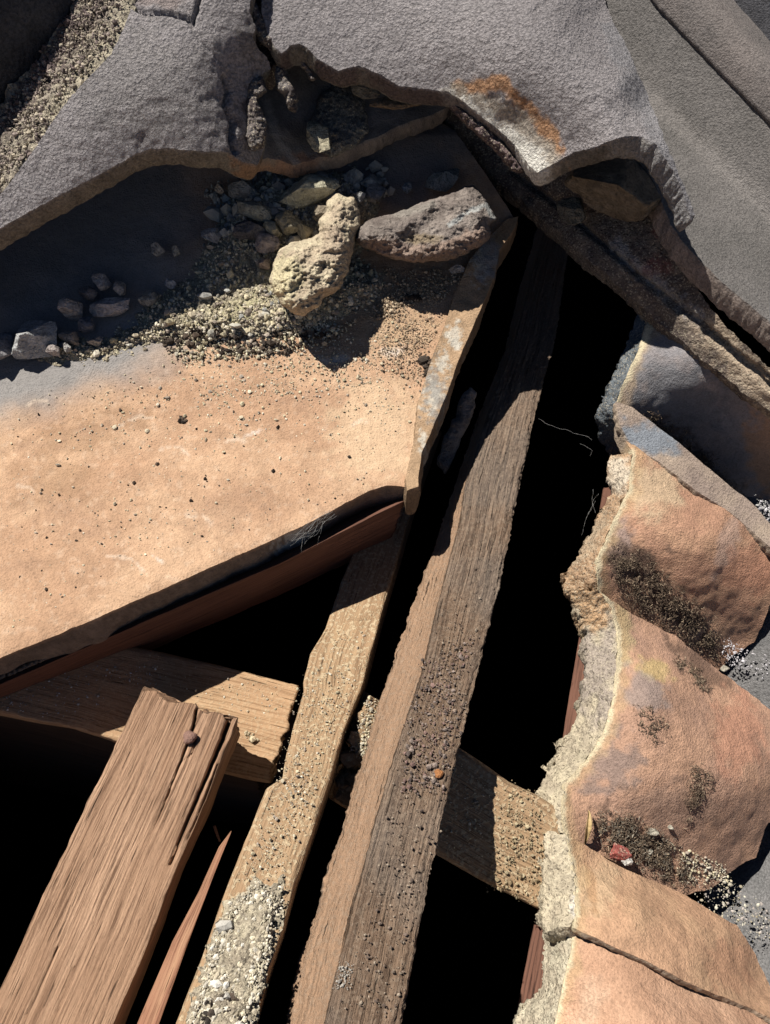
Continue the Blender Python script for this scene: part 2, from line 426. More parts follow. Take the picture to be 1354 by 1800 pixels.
def stone_mat(name, fine=450, fbump=.0010, mid=90, mbump=.0010, speck=.35, pits=0.0, rough=.92, pitscale=260, spec=.2, stain=.25, grainc=None, peb=0., pebscale=420, pebdark=.45):
    m, t, b = nodes(name); L = t.links
    tc = N_(t, 'ShaderNodeTexCoord'); at = N_(t, 'ShaderNodeVertexColor', layer_name='Col')
    n1 = N_(t, 'ShaderNodeTexNoise', Scale=fine, Detail=4., Roughness=.62); n2 = N_(t, 'ShaderNodeTexNoise', Scale=mid, Detail=6., Roughness=.65)
    n3 = N_(t, 'ShaderNodeTexNoise', Scale=mid*.22, Detail=5., Roughness=.6); vo = N_(t, 'ShaderNodeTexVoronoi', Scale=pitscale)
    for n in (n1, n2, n3, vo): L.new(tc.outputs['Object'], n.inputs['Vector'])
    s = mixc(t, 1.0, at.outputs[0], ramp(t, n1.outputs[0], [(.33, 1-speck), (.5, 1.0), (.68, 1+speck*.0+.0)]), 'MULTIPLY')
    s = mixc(t, 1.0, s, ramp(t, n3.outputs[0], [(.3, 1-stain), (.55, 1.0)]), 'MULTIPLY')
    s = mixc(t, 1.0, s, ramp(t, n2.outputs[0], [(.35, 1-stain*.8), (.6, 1.0)]), 'MULTIPLY')
    if grainc:
        vg = N_(t, 'ShaderNodeTexVoronoi', Scale=fine*2.6); L.new(tc.outputs['Object'], vg.inputs['Vector'])
        sel = N_(t, 'ShaderNodeSeparateColor'); L.new(vg.outputs['Color'], sel.inputs[0])
        s = mixc(t, ramp(t, sel.outputs[0], [(.80, 0.), (.9, .5)]), s, grainc)
        s = mixc(t, ramp(t, sel.outputs[1], [(.84, 0.), (.94, .6)]), s, (.08, .06, .05))
    L.new(s, b.inputs['Base Color']); b.inputs['Roughness'].default_value = rough; b.inputs['Specular IOR Level'].default_value = spec
    hgt = mathn(t, 'MULTIPLY', n1.outputs[0], fbump); hgt = mathn(t, 'ADD', hgt, mathn(t, 'MULTIPLY', n2.outputs[0], mbump*2))
    if pits: hgt = mathn(t, 'SUBTRACT', hgt, mathn(t, 'MULTIPLY', ramp(t, vo.outputs[0], [(0., 1.), (.35, 0.)]), pits))
    if peb:
        wv = N_(t, 'ShaderNodeTexVoronoi', Scale=pebscale, feature='SMOOTH_F1'); wv.inputs['Smoothness'].default_value = .35
        ad = t.nodes.new('ShaderNodeVectorMath'); ad.operation = 'MULTIPLY_ADD'; L.new(n1.outputs['Color'], ad.inputs[0]); ad.inputs[1].default_value = (.004, .004, .004); L.new(tc.outputs['Object'], ad.inputs[2]); L.new(ad.outputs[0], wv.inputs['Vector'])
        hgt = mathn(t, 'SUBTRACT', hgt, mathn(t, 'MULTIPLY', wv.outputs[0], peb))
        s2 = mixc(t, 1.0, s, ramp(t, wv.outputs[0], [(.35, 1.0), (.75, pebdark)]), 'MULTIPLY'); L.new(s2, b.inputs['Base Color'])  # crevices between bumps darkened in the colour, as small shadows
    bp = N_(t, 'ShaderNodeBump', Distance=1.0, Strength=1.0); L.new(hgt, bp.inputs['Height']); L.new(bp.outputs[0], b.inputs['Normal'])
    return m
def wood_mat(name, c_dark, c_mid, c_light, bump=.0010, rows=1.0, dust=0.0, dustc=(.45, .38, .27), furry=0.0, rough=.8, greyc=None, grey=0.0, side=None):
    m, t, b = nodes(name); L = t.links
    uv = N_(t, 'ShaderNodeUVMap'); tc = N_(t, 'ShaderNodeTexCoord')
    def mp(sx, sy):
        q = N_(t, 'ShaderNodeMapping'); q.inputs['Scale'].default_value = (sx, sy, 1); L.new(uv.outputs[0], q.inputs[0]); return q.outputs[0]
    g1 = N_(t, 'ShaderNodeTexNoise', Scale=1., Detail=5., Roughness=.7, Distortion=.25); L.new(mp(16, 520*rows), g1.inputs['Vector'])
    g2 = N_(t, 'ShaderNodeTexNoise', Scale=1., Detail=3., Roughness=.6, Distortion=.6); L.new(mp(5, 95*rows), g2.inputs['Vector'])
    g4 = N_(t, 'ShaderNodeTexNoise', Scale=1., Detail=2., Roughness=.5); L.new(mp(26, 620*rows), g4.inputs['Vector'])
    g3 = N_(t, 'ShaderNodeTexNoise', Scale=14., Detail=5., Roughness=.6); L.new(tc.outputs['Object'], g3.inputs['Vector'])
    fn = N_(t, 'ShaderNodeTexNoise', Scale=600., Detail=3., Roughness=.7); L.new(tc.outputs['Object'], fn.inputs['Vector'])
    base = ramp(t, g2.outputs[0], [(.3, c_mid), (.7, c_light)])
    base = mixc(t, ramp(t, g1.outputs[0], [(.38, .9), (.53, 0.)]), base, c_dark)
    base = mixc(t, ramp(t, g3.outputs[0], [(.38, .5), (.62, 0.)]), base, c_mid)
    if grey: base = mixc(t, ramp(t, g3.outputs[0], [(.4, 0.), (.62, grey)]), base, greyc)
    if side:
        at = N_(t, 'ShaderNodeVertexColor', layer_name='Col'); sc_ = mixc(t, ramp(t, g2.outputs[0], [(.3, 0.), (.7, 1.)]), side, tuple(x*1.3 for x in side)); sc_ = mixc(t, ramp(t, g1.outputs[0], [(.3, .7), (.44, 0.)]), sc_, tuple(x*.35 for x in side))
        fac = mathn(t, 'GREATER_THAN', mathn(t, 'ADD', at.outputs[0], mathn(t, 'MULTIPLY', mathn(t, 'SUBTRACT', g3.outputs[0], .5), .9)), .5)
        base = mixc(t, at.outputs[0], base, sc_)
    pore = ramp(t, g4.outputs[0], [(.66, 0.), (.72, 1.)])          # short open cracks
    base = mixc(t, mathn(t, 'MULTIPLY', pore, .8), base, tuple(x*.35 for x in c_dark))
    hgt = mathn(t, 'MULTIPLY', g1.outputs[0], bump); hgt = mathn(t, 'SUBTRACT', hgt, mathn(t, 'MULTIPLY', pore, bump*.9))
    hgt = mathn(t, 'ADD', hgt, mathn(t, 'MULTIPLY', fn.outputs[0], .0003+furry))
    if dust:
        dn = N_(t, 'ShaderNodeTexNoise', Scale=330., Detail=3., Roughness=.6); L.new(tc.outputs['Object'], dn.inputs['Vector'])
        k = mathn(t, 'MULTIPLY', ramp(t, dn.outputs[0], [(.5, 0.), (.6, 1.)]), dust); base = mixc(t, k, base, dustc)
        hgt = mathn(t, 'ADD', hgt, mathn(t, 'MULTIPLY', k, .0007))
    L.new(base, b.inputs['Base Color']); b.inputs['Roughness'].default_value = rough
    bp = N_(t, 'ShaderNodeBump', Distance=1., Strength=1.); L.new(hgt, bp.inputs['Height']); L.new(bp.outputs[0], b.inputs['Normal'])
    return m
def plain(name, c, rough=.8, metal=0., bscale=200, bamt=.0004):
    m, t, b = nodes(name); b.inputs['Base Color'].default_value = (*c, 1); b.inputs['Roughness'].default_value = rough; b.inputs['Metallic'].default_value = metal
    n = N_(t, 'ShaderNodeTexNoise', Scale=bscale, Detail=4.); tc = N_(t, 'ShaderNodeTexCoord'); t.links.new(tc.outputs['Object'], n.inputs['Vector'])
    s = ramp(t, n.outputs[0], [(.3, tuple(x*.6 for x in c)), (.7, c)]); t.links.new(s, b.inputs['Base Color'])
    bp = N_(t, 'ShaderNodeBump', Distance=bamt*4, Strength=1.); t.links.new(n.outputs[0], bp.inputs['Height']); t.links.new(bp.outputs[0], b.inputs['Normal'])
    return m
M_cement = stone_mat('weathered_cement', fine=700, fbump=.0016, mid=160, mbump=.0012, speck=.3, pits=.0, stain=.12, peb=.0020, pebscale=430, pebdark=.62)
M_greytile = stone_mat('smooth_grey_tile', fine=800, fbump=.0010, mid=160, mbump=.0006, speck=.25, pits=.0, stain=.10, peb=.0009, pebscale=560, pebdark=.65)
M_terra = stone_mat('terracotta', fine=620, fbump=.0011, mid=150, mbump=.0010, speck=.26, stain=.12)
M_terra_r = stone_mat('terracotta_rough', fine=700, fbump=.0012, mid=130, mbump=.0009, speck=.22, stain=.16, peb=.0005, pebscale=520, pebdark=.82)
M_mortar = stone_mat('crumbly_mortar', fine=330, fbump=.0026, mid=120, mbump=.0022, speck=.35, pits=.0012, pitscale=240, stain=.2, grainc=(.62, .55, .42))
M_stone = stone_mat('broken_mortar_stone', fine=380, fbump=.0032, mid=120, mbump=.0026, speck=.4, pits=.0012, stain=.28)
M_grit = stone_mat('grit', fine=700, fbump=.0005, mid=200, mbump=.0003, speck=.2, stain=.1)
M_old = wood_mat('old_rafter_wood', (.055, .033, .022), (.20, .135, .095), (.38, .265, .185), bump=.0046, furry=.0012, side=(.34, .22, .145), dust=.35, dustc=(.38, .30, .23), greyc=(.2, .17, .15), grey=.5)
M_oldface = M_old
M_plank = wood_mat('sunlit_plank_wood', (.13, .07, .042), (.34, .205, .13), (.52, .335, .225), bump=.0026, furry=.0003)
M_dusty = wood_mat('dusty_board_wood', (.15, .09, .05), (.36, .235, .14), (.47, .33, .20), bump=.0008, dust=.55, dustc=(.6, .5, .34))
M_cross = wood_mat('cross_plank_wood', (.2, .11, .055), (.43, .27, .16), (.52, .35, .21), bump=.0007, dust=.2, dustc=(.6, .5, .34))
M_red = wood_mat('red_brown_wood', (.06, .028, .02), (.14, .065, .045), (.20, .10, .07), bump=.0008)
M_split = wood_mat('fresh_splinter_wood', (.12, .05, .03), (.27, .125, .08), (.43, .26, .16), bump=.0007, rows=1.6)
M_shade_wood = wood_mat('shade_dark_wood', (.02, .014, .012), (.05, .032, .025), (.085, .055, .042), bump=.0008)  # near-black stands for shade on the cross plank's front
M_dark = plain('attic_dark', (.012, .011, .011), .95)  # near-black colour stands for the darkness of the unlit attic
M_iron = plain('rusty_iron', (.36, .22, .18), .75, .3, 900)

def const(c, c_side=None, var=.12, f=40, c2=None, seed=0):
    c = np.array(c); cs = np.array(c_side if c_side is not None else c); c2 = np.array(c2 if c2 is not None else c*.75)
    def fn(px, py, P, layer):
        k = sstep(-.6, .7, fbm(P, f, 4, .55, seed))[:, None]; base = (c*k+c2*(1-k)) if layer == 0 else cs*(.8+.2*k)
        return np.broadcast_to(base, (len(px), 3)).copy()
    return fn
def blot(col, px, py, P, c, cx, cy, rx, ry, ang=0, amt=1., f=70, brk=.5, seed=0):
    a = math.radians(ang); x = (px-cx)*math.cos(a)+(py-cy)*math.sin(a); y = -(px-cx)*math.sin(a)+(py-cy)*math.cos(a)
    q = 1-np.hypot(x/rx, y/ry)+brk*fbm(P, f, 4, .6, seed+cx*.01)
    k = (amt*sstep(0, .55, q))[:, None]; return col*(1-k)+np.array(c)*k
def streak(col, px, py, P, c, line, wd, amt=1., f=70, brk=.5, seed=0):
    q = 1-dist_poly(line, px, py, False)/wd+brk*fbm(P, f, 4, .6, seed); k = (amt*sstep(0, .6, q))[:, None]
    return col*(1-k)+np.array(c)*k

# ------------------------------------------------------------------ the setting: ground, attic void, roof beyond
def quad(name, pts, mat): return mesh_obj(name, np.array(pts, float), np.array([[0, 1, 2, 3]]), mat, smooth=False)
g = quad('ground', [(-60, -60, 0), (60, -60, 0), (60, 60, 0), (-60, 60, 0)], plain('dry_ground', (.22, .19, .15), .95, 0, 3, .02)); g['kind'] = 'structure'

# ------------------------------------------------------------------ flat terracotta tile (left)
def d_flat(px, py):
    return tile_d(px, py, -.004*sstep(250, -250, px))
T0 = empty('flat_tile', 400, 900, .62, 'large flat terracotta tile with a curled rim, lying at the left under the rubble', 'roof tile')
OR = np.array([.60, .385, .235])
def c_flat(px, py, P, layer):
    n = fbm(P, 14, 5, .6); m = fbm(P, 60, 4, .6, 3); k = sstep(-.5, .6, n)[:, None]
    c = np.array([.60, .40, .265])*k+np.array([.50, .315, .205])*(1-k)
    c = c*(1+.10*m[:, None])
    fl = sstep(.25, .6, fbm(P, 170, 3, .6, 8))[:, None]; c = c*(1-.35*fl)+np.array([.74, .56, .42])*.35*fl
    fd = sstep(.3, .7, fbm(P, 45, 5, .65, 9))[:, None]; c = c*(1-.3*fd)+np.array([.42, .25, .16])*.3*fd
    c = blot(c, px, py, P, (.70, .52, .35), 670, 760, 120, 110, 0, .6)
    c = blot(c, px, py, P, (.64, .48, .33), 700, 560, 110, 90, 0, .35)
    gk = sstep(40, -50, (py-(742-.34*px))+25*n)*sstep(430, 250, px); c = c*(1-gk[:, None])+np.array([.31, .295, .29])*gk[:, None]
    c = blot(c, px, py, P, (.17, .175, .19), 130, 400, 330, 150, -22, .75, 20, .3)  # ridge tile's shade put into the colour as dark blue-grey
    c = blot(c, px, py, P, (.20, .195, .20), 640, 290, 260, 110, -10, .8, 25, .4)  # shade behind the fragment, painted dark grey
    c = blot(c, px, py, P, (.33, .20, .12), 150, 760, 130, 34, -15, .5, 90, .8)
    c = blot(c, px, py, P, (.36, .22, .13), 90, 840, 90, 50, 0, .4, 90, .9)
    c = blot(c, px, py, P, (.42, .29, .18), 640, 560, 190, 60, 0, .5, 90, .8)
    for (x, y, rx, ry, a) in ((575, 634, 30, 6, 15), (600, 630, 20, 8, 0), (690, 618, 26, 10, 0), (280, 985, 14, 4, 30), (445, 762, 26, 4, -20)):
        c = blot(c, px, py, P, (.75, .68, .62), x, y, rx, ry, a, .7, 120, .5)
    if layer == 0:
        rs_ = np.random.RandomState(5)
        for q in range(16):
            x, y = rs_.uniform(30, 640), rs_.uniform(680, 1050); a = rs_.uniform(-.6, .2); L_ = rs_.uniform(12, 46)
            if y < 1140-.42*x: c = streak(c, px, py, P, (.76, .62, .50) if q % 3 else (.40, .26, .18), [(x, y), (x+L_*math.cos(a), y+L_*math.sin(a)), (x+1.6*L_*math.cos(a+.3), y+1.6*L_*math.sin(a+.3))], 3.2, .55, 90, .8)
        for (x, y, rx, ry, a) in ((60, 780, 60, 14, -12), (160, 755, 40, 10, -10), (40, 1000, 40, 22, 0), (330, 735, 12, 6, 0), (120, 905, 70, 34, 10), (520, 700, 60, 22, 0), (400, 900, 90, 40, -20)):
            c = blot(c, px, py, P, (.40, .25, .17), x, y, rx, ry, a, .45, 110, 1.2)
    if layer == 2: c = c*0+np.array([.3, .2, .14])
    elif layer > 0:
        c = np.array([.20, .16, .135])*(1+.25*m[:, None])
        c = c*(1+.35*np.clip(fbm(P, 300, 2, .6, 4), -.5, 1.2)[:, None])
        c = blot(c, px, py, P, (.5, .5, .48), 520, 945, 45, 40, 0, .8, 160, .8)
        c = blot(c, px, py, P, (.3, .2, .13), 640, 880, 60, 40, 0, .5)
    return c
flat_out = [(-420, 1332), (-280, 1275), (-120, 1208), (0, 1157), (150, 1095), (300, 1030), (450, 962), (560, 910), (615, 880), (650, 862), (680, 853), (715, 857), (731, 858), (722, 830), (722, 800), (735, 760), (742, 710), (752, 670), (775, 610), (798, 545), (818, 490),
            (845, 440), (880, 405), (905, 385), (870, 330), (800, 230), (700, 170), (500, 160), (200, 200), (-420, 300)]
def d_flat2(px, py):   # front edge rolled slightly over
    q = dist_poly([(-420, 1332), (0, 1157), (300, 1030), (560, 910), (650, 862), (731, 858)], px, py, False)
    return d_flat(px, py)+.0012*np.exp(-(q/5.)**2)
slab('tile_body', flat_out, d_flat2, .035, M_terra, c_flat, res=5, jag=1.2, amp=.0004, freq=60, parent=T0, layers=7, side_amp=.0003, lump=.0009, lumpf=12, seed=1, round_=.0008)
def c_rim(px, py, P, layer):
    n = fbm(P, 60, 4, .6, 5); c = np.array([.48, .33, .21])*(1+.25*n[:, None])
    for (x, y, rx, ry) in ((800, 590, 18, 22), (798, 605, 14, 9), (845, 455, 24, 40), (762, 690, 20, 40), (745, 780, 12, 22), (780, 640, 10, 26)):
        c = blot(c, px, py, P, (.70, .66, .58), x, y, rx, ry, 0, .8, 160, 1.1)
    c = blot(c, px, py, P, (.30, .29, .28), 765, 690, 22, 60, 0, .7, 160, 1.)
    c = blot(c, px, py, P, (.32, .33, .36), 858, 450, 26, 50, 0, .7, 120, .6)
    return c if layer == 0 else c*.55
rim = [(716, 862), (714, 838), (724, 795), (730, 760), (736, 705), (756, 640), (776, 590), (786, 560), (800, 515), (826, 455), (856, 420), (893, 385), (912, 380), (905, 400), (878, 442), (868, 490), (838, 560), (810, 622), (786, 690), (764, 745), (742, 795), (736, 830), (736, 856)]
slab('side_rim', rim, lambda x, y: tile_d(x, y, .0045)-.0012*np.sin(y*.045), .034, M_terra_r, c_rim, res=3.5, jag=1.4, amp=.0009, freq=70, parent=T0, layers=6, seed=2, side_amp=.001)

# timber batten under the front of the flat tile
def E(l): return l
beam('front_batten', [[(-280, 1318, .505), (0, 1203, .572), (489, 992, .616), (712, 880, .645)],
                      [(-280, 1375, .575), (0, 1255, .64), (449, 1066, .692), (684, 956, .725)],
                      [(-280, 1330, .62), (0, 1210, .69), (449, 1020, .74), (690, 910, .78)],
                      [(-280, 1275, .56), (0, 1160, .625), (489, 950, .67), (715, 845, .70)]], M_red, seed=11, chip=.001, grain=.0003)
tag(bpy.data.objects['front_batten'], 'dark red-brown batten under the front edge of the flat terracotta tile', 'batten')

# ------------------------------------------------------------------ ridge caps
GR = np.array([.42, .402, .405])
def c_cap(px, py, P, layer):
    n = fbm(P, 12, 4, .55, 2); c = GR*(1+.12*n[:, None])+np.array([.01, 0, .012])
    if layer == 2: return c*.8
    if layer > 0: return np.array([.27, .245, .215])*(1+.3*fbm(P, 90, 3)[:, None])
    return c
d_left = TPS([(0, 400, .640), (130, 330, .642), (262, 262, .648), (400, 266, .668), (468, 260, .700), (450, 130, .678), (450, 60, .660), (440, -150, .65), (350, -520, .66), (235, 0, .645), (60, 260, .634), (-120, 470, .650), (250, 140, .634), (150, 250, .634), (350, 120, .645), (360, 200, .652)])
def c_left(px, py, P, layer):
    c = c_cap(px, py, P, layer)
    if layer == 0:
        c = blot(c, px, py, P, (.38, .36, .36), 250, 150, 170, 130, 0, .5); c = blot(c, px, py, P, (.17, .14, .14), 448, 215, 26, 70, 0, .8, 120, .8)
        c = blot(c, px, py, P, (.42, .34, .32), 290, 0, 60, 22, 0, .6); c = blot(c, px, py, P, (.22, .2, .19), 445, 70, 30, 60, 0, .6, 120, .8)
    elif layer < 1: c = blot(c, px, py, P, (.42, .26, .17), 440, 290, 40, 50, 0, .9)
    return c
left_out = [(-130, 478), (0, 402), (60, 368), (130, 330), (200, 293), (240, 270), (262, 262), (300, 261), (350, 266), (400, 267), (425, 285), (452, 290), (463, 262), (468, 240), (460, 215), (447, 185), (436, 160), (442, 142), (458, 132), (475, 120), (470, 100), (455, 86), (444, 66), (450, 45), (438, 20), (446, -30), (430, -520), (250, -520), (240, -20), (222, 40), (196, 95), (120, 175), (60, 262), (0, 345), (-120, 480)]
Lc = slab('ridge_tile', left_out, d_left, .021, M_cement, c_left, res=4, jag=1.5, jagf=.08, amp=.0008, freq=110, side_amp=.0010, seed=3, layers=7, lump=.001, octs=3,
          cracks=[([(228, 8), (250, 22), (300, 24), (330, 32), (338, 45), (345, 20), (352, -10)], 3.0, .007), ([(395, 135), (402, 160), (398, 185), (410, 215), (407, 250), (414, 266)], 4.0, .010), ([(338, 45), (350, 70), (390, 110)], 1.6, .0016)])
tag(Lc, 'grey cement-coated ridge tile with cracked right end, filling the upper left', 'ridge tile', 'grey ridge cap tiles')
# crumbled scab at the broken end
for i, (ol, dd, lb) in enumerate([
    ([(440, 138), (462, 134), (470, 160), (452, 176), (468, 205), (470, 238), (462, 262), (444, 268), (432, 240), (436, 205), (426, 176), (430, 152)], .682, 'dark crumbly scab of old cement on the cracked end of the left ridge tile'),
    ([(482, 115), (500, 112), (512, 145), (525, 170), (522, 200), (510, 196), (498, 168), (486, 160)], .690, 'narrow dangling flake of cement in the gap between the two ridge tiles'),
    ([(516, 88), (530, 92), (548, 118), (556, 140), (546, 142), (530, 118)], .690, 'small thin cement flake hanging under the middle tile’s broken left edge'.replace('’', "'")),
    ([(432, 8), (452, 6), (470, 40), (482, 70), (476, 92), (452, 70), (444, 40)], .676, 'rough dark cement ridge beside the long crack at the top')]):
    pillow('cement_flake', ol, lambda x, y, dd=dd: np.full(np.shape(x), dd), .016, M_mortar, const((.24, .22, .215), c2=(.12, .1, .1), f=90), lb, 'flake', seed=20+i, R_=10, lump=.005, amp=.002, res=2.2)

d_mid = TPS([(480, 50, .668), (512, 80, .668), (600, 118, .668), (700, 150, .670), (790, 162, .668), (880, 230, .668), (940, 300, .660), (1010, 268, .640), (1085, 245, .615), (1222, 382, .625), (1140, 170, .655), (1062, 0, .690), (800, -120, .670), (500, -520, .70), (960, -520, .72),
             (800, 50, .650), (1000, 150, .622), (900, 150, .638), (1150, 250, .612), (1176, 290, .614), (600, 0, .668), (1050, 160, .618), (1020, 0, .655), (1100, 150, .628)])
def c_mid(px, py, P, layer):
    c = c_cap(px, py, P, layer); line = [(790, 163), (850, 205), (900, 250), (945, 298)]
    if layer < 1:
        l2 = [(800, 150), (870, 170), (930, 215), (975, 270)]
        c = streak(c, px, py, P, (.72, .38, .18), [(810, 155), (885, 150), (925, 190), (960, 225), (980, 262)], 17, .8, 90, .7)
        c = streak(c, px, py, P, (.66, .58, .48), [(800, 165), (880, 195), (930, 235), (965, 275)], 27, .8, 110, .6)
        c = streak(c, px, py, P, (1, .97, .90), line, 18, .95, 130, .7)
        c = streak(c, px, py, P, (1, .97, .90), [(895, 240), (940, 275), (948, 296)], 26, .9, 130, .5)
        if layer > 0:
            c = streak(c, px, py, P, (.15, .11, .11), [(500, 95), (600, 118), (700, 148), (788, 160), (850, 205), (900, 250)], 14, .8, 100, .5)
            c = streak(c, px, py, P, (.40, .38, .36), [(1085, 245), (1150, 250), (1176, 290), (1202, 336), (1222, 380)], 30, .9)
        c = streak(c, px, py, P, (.38, .38, .41), [(1085, 60), (1130, 150), (1170, 250), (1215, 360)], 40, .6)
    return c
mid_out = [(466, -520), (960, -520), (1062, 0), (1078, 40), (1099, 75), (1120, 125), (1140, 172), (1160, 222), (1176, 266), (1200, 320), (1224, 378), (1216, 386), (1202, 342), (1180, 296), (1154, 256), (1130, 240), (1100, 240), (1083, 243), (1050, 258), (1010, 268), (978, 285), (945, 303), (930, 290), (915, 268), (900, 250), (875, 226), (850, 208), (820, 182), (790, 162), (747, 156), (700, 150), (667, 130), (631, 115), (595, 124), (575, 114), (558, 103), (540, 84), (527, 77), (510, 79), (497, 94), (484, 84), (470, 56), (460, 20), (466, -60)]
Mc = slab('ridge_tile', mid_out, d_mid, .019, M_cement, c_mid, res=4, jag=1.5, jagf=.08, amp=.0008, freq=110, side_amp=.0010, seed=4, layers=7, lump=.0008, octs=3)
tag(Mc, 'broken grey cement-coated hip tile with white and orange mortar along its jagged edge, top centre', 'ridge tile', 'grey ridge cap tiles')
frac = [(783, 166), (800, 172), (850, 210), (895, 252), (925, 290), (921, 306), (900, 300), (872, 268), (840, 240), (810, 212), (790, 190)]
fo = pillow('mortar_and_crack_dark', frac, lambda x, y: .688+.0*x, .028, M_mortar, const((.22, .16, .155), c2=(.11, .08, .085), f=80), None, None, seed=31, R_=16, lump=.006, amp=.002)
tag(fo, 'strip of dark purple-brown mortar under the white-edged break of the hip tile', 'mortar')

cb = slab('mortar_and_crack_dark', [(410, -300), (500, -300), (490, 20), (500, 100), (470, 130), (430, 90), (415, 0)], lambda x, y: .705+.0*x, .02, M_mortar, const((.16, .14, .14), c2=(.08, .07, .07), f=80), res=4, jag=3, amp=.003, freq=120, seed=46)  # added under the crack, dark colour standing for the shade inside
tag(cb, 'slab added under the long crack between the two ridge tiles to make it dark', 'mortar')
# left mortar strip and dark top-left tile
d_ms = TPS([(140, -60, .662), (190, -520, .69), (-560, 800, .62), (240, -60, .650), (200, 90, .640), (60, 260, .642), (0, 190, .665), (-100, 380, .665), (70, 110, .660), (0, 345, .648)])
def c_ms(px, py, P, layer):
    c = const((.48, .43, .35), c2=(.27, .235, .205), f=70)(px, py, P, layer)
    c = streak(c, px, py, P, (.56, .51, .38), [(235, 0), (190, 90), (110, 170), (60, 240)], 26, .5, 110, 1.1)
    c = streak(c, px, py, P, (.11, .08, .08), [(165, 20), (110, 95), (60, 160), (0, 235)], 26, .8, 90, .9); return c
ms = slab('ridge_mortar', [(120, -520), (260, -520), (245, -10), (226, 40), (206, 92), (128, 176), (70, 262), (0, 350), (-120, 490), (-560, 900), (-560, 700), (-190, 420), (-20, 200), (66, 100), (125, 20)], d_ms, .03, M_mortar, c_ms, res=3.5, jag=3, amp=.003, freq=100, seed=5, lump=.004, lumpf=45)
tag(ms, 'crumbling yellowish mortar joint between the left ridge tile and the dark corner tile', 'mortar')
d_tl = TPS([(-200, -150, .60), (-620, -520, .60), (-600, 760, .60), (160, -520, .68), (-500, 100, .58), (0, 0, .622), (128, 10, .66), (70, 100, .668), (0, 195, .676), (-200, 300, .62), (60, 20, .64), (0, 100, .642), (150, -150, .65)])
tl = slab('corner_tile', [(-620, -520), (160, -520), (150, -160), (148, -20), (126, 12), (96, 62), (60, 112), (0, 192), (-120, 340), (-560, 780), (-620, 780)], d_tl, .018, M_cement, const((.12, .125, .145), c2=(.08, .085, .10)), res=5, jag=2, amp=.0012, freq=140, seed=6)  # navy colour carries the shade of a side facing off the sun
tag(tl, 'rounded speckled tile in the top left corner, its shade put into a dark colour', 'roof tile')

grit('joint_grit', [([(130, -40), (240, -40), (215, 60), (120, 175), (60, 262), (0, 345), (-40, 300), (0, 195), (70, 105), (125, 20)], 4200, .00055, .65, [(.48, .42, .35), (.36, .30, .27), (.58, .51, .40), (.2, .16, .15)]), ([(130, 0), (160, 20), (110, 110), (40, 200), (0, 240), (0, 200)], 700, .0008, .5, [(.13, .1, .1), (.2, .16, .15)])], lambda x, y: d_ms(x, y)-.002, M_grit, 'loose brown grit filling the mortar joint beside the dark corner tile', 29)
# tile under the hole between the caps
d_un = TPS([(440, 290, .715), (517, 292, .733), (620, 260, .742), (700, 224, .748), (783, 191, .755), (760, 100, .775), (600, 60, .765), (500, 60, .745), (430, 150, .735), (560, 200, .750), (500, 200, .735), (470, 230, .722)])
def c_un(px, py, P, layer):
    c = const((.28, .26, .26), c2=(.19, .18, .18))(px, py, P, 0)
    c = blot(c, px, py, P, (.45, .26, .17), 520, 300, 90, 34, -10, .8); c = streak(c, px, py, P, (.55, .53, .5), [(470, 180), (490, 250), (520, 285)], 10, .5)  # pale streak paints a streak of sun on the tile
    if layer > 0: c = const((.42, .33, .26), c2=(.3, .24, .2))(px, py, P, 0); c = blot(c, px, py, P, (.5, .30, .2), 510, 300, 80, 50, 0, .8)
    return c
un = slab('inner_tile', [(430, 282), (450, 284), (470, 276), (517, 291), (548, 283), (585, 272), (620, 258), (660, 242), (700, 222), (740, 207), (783, 190), (790, 170), (760, 90), (700, 40), (520, 30), (430, 120), (415, 230)], d_un, .016, M_terra_r, c_un, res=4.5, jag=3, amp=.001, freq=70, seed=7)
tag(un, 'shaded curved tile showing through the hole between the two ridge tiles', 'roof tile')

# ------------------------------------------------------------------ bedding ledge along the hip (right of the gap)
d_led = TPS([(790, 190, .80), (880, 320, .79), (960, 385, .765), (1130, 540, .722), (1264, 640, .695), (1354, 722, .68), (1450, 800, .66), (880, 190, .78), (1000, 260, .745), (1130, 380, .71), (1200, 470, .69), (1264, 560, .675), (1354, 650, .662), (1450, 730, .65), (1100, 480, .712)])
def c_led(px, py, P, layer):
    c = const((.27, .22, .18), c2=(.15, .12, .11), f=50)(px, py, P, 0)
    c = streak(c, px, py, P, (.40, .40, .42), [(1080, 430), (1170, 510), (1230, 560)], 16, .6, 130, 1.)
    c = streak(c, px, py, P, (.60, .48, .36), [(1260, 585), (1300, 640), (1400, 730)], 40, .8, 90, .5)  # sunlit stretch of the ledge painted paler
    c = blot(c, px, py, P, (.30, .08, .08), 1168, 400, 30, 30, 0, .7); c = blot(c, px, py, P, (.28, .1, .1), 1150, 470, 40, 24, 20, .5)
    return c
led = slab('bedding_ledge', [(783, 196), (800, 232), (835, 280), (880, 322), (960, 388), (1040, 462), (1130, 540), (1200, 602), (1280, 668), (1354, 724), (1480, 820), (1480, 740), (1354, 648), (1290, 590), (1240, 530), (1200, 460), (1180, 400), (1170, 330), (1080, 235), (960, 230), (870, 180), (800, 165)],
           d_led, .022, M_mortar, c_led, res=4, jag=4, amp=.0012, freq=70, seed=8, lump=.002, lumpf=30,
           cracks=[([(900, 300), (1000, 375), (1130, 490), (1260, 600), (1354, 680)], 5, .008), ([(1180, 520), (1280, 610), (1354, 665)], 4, .006)])
tag(led, 'long brown mortar ledge bedding the hip, running down to the right above the black gap', 'mortar ledge')

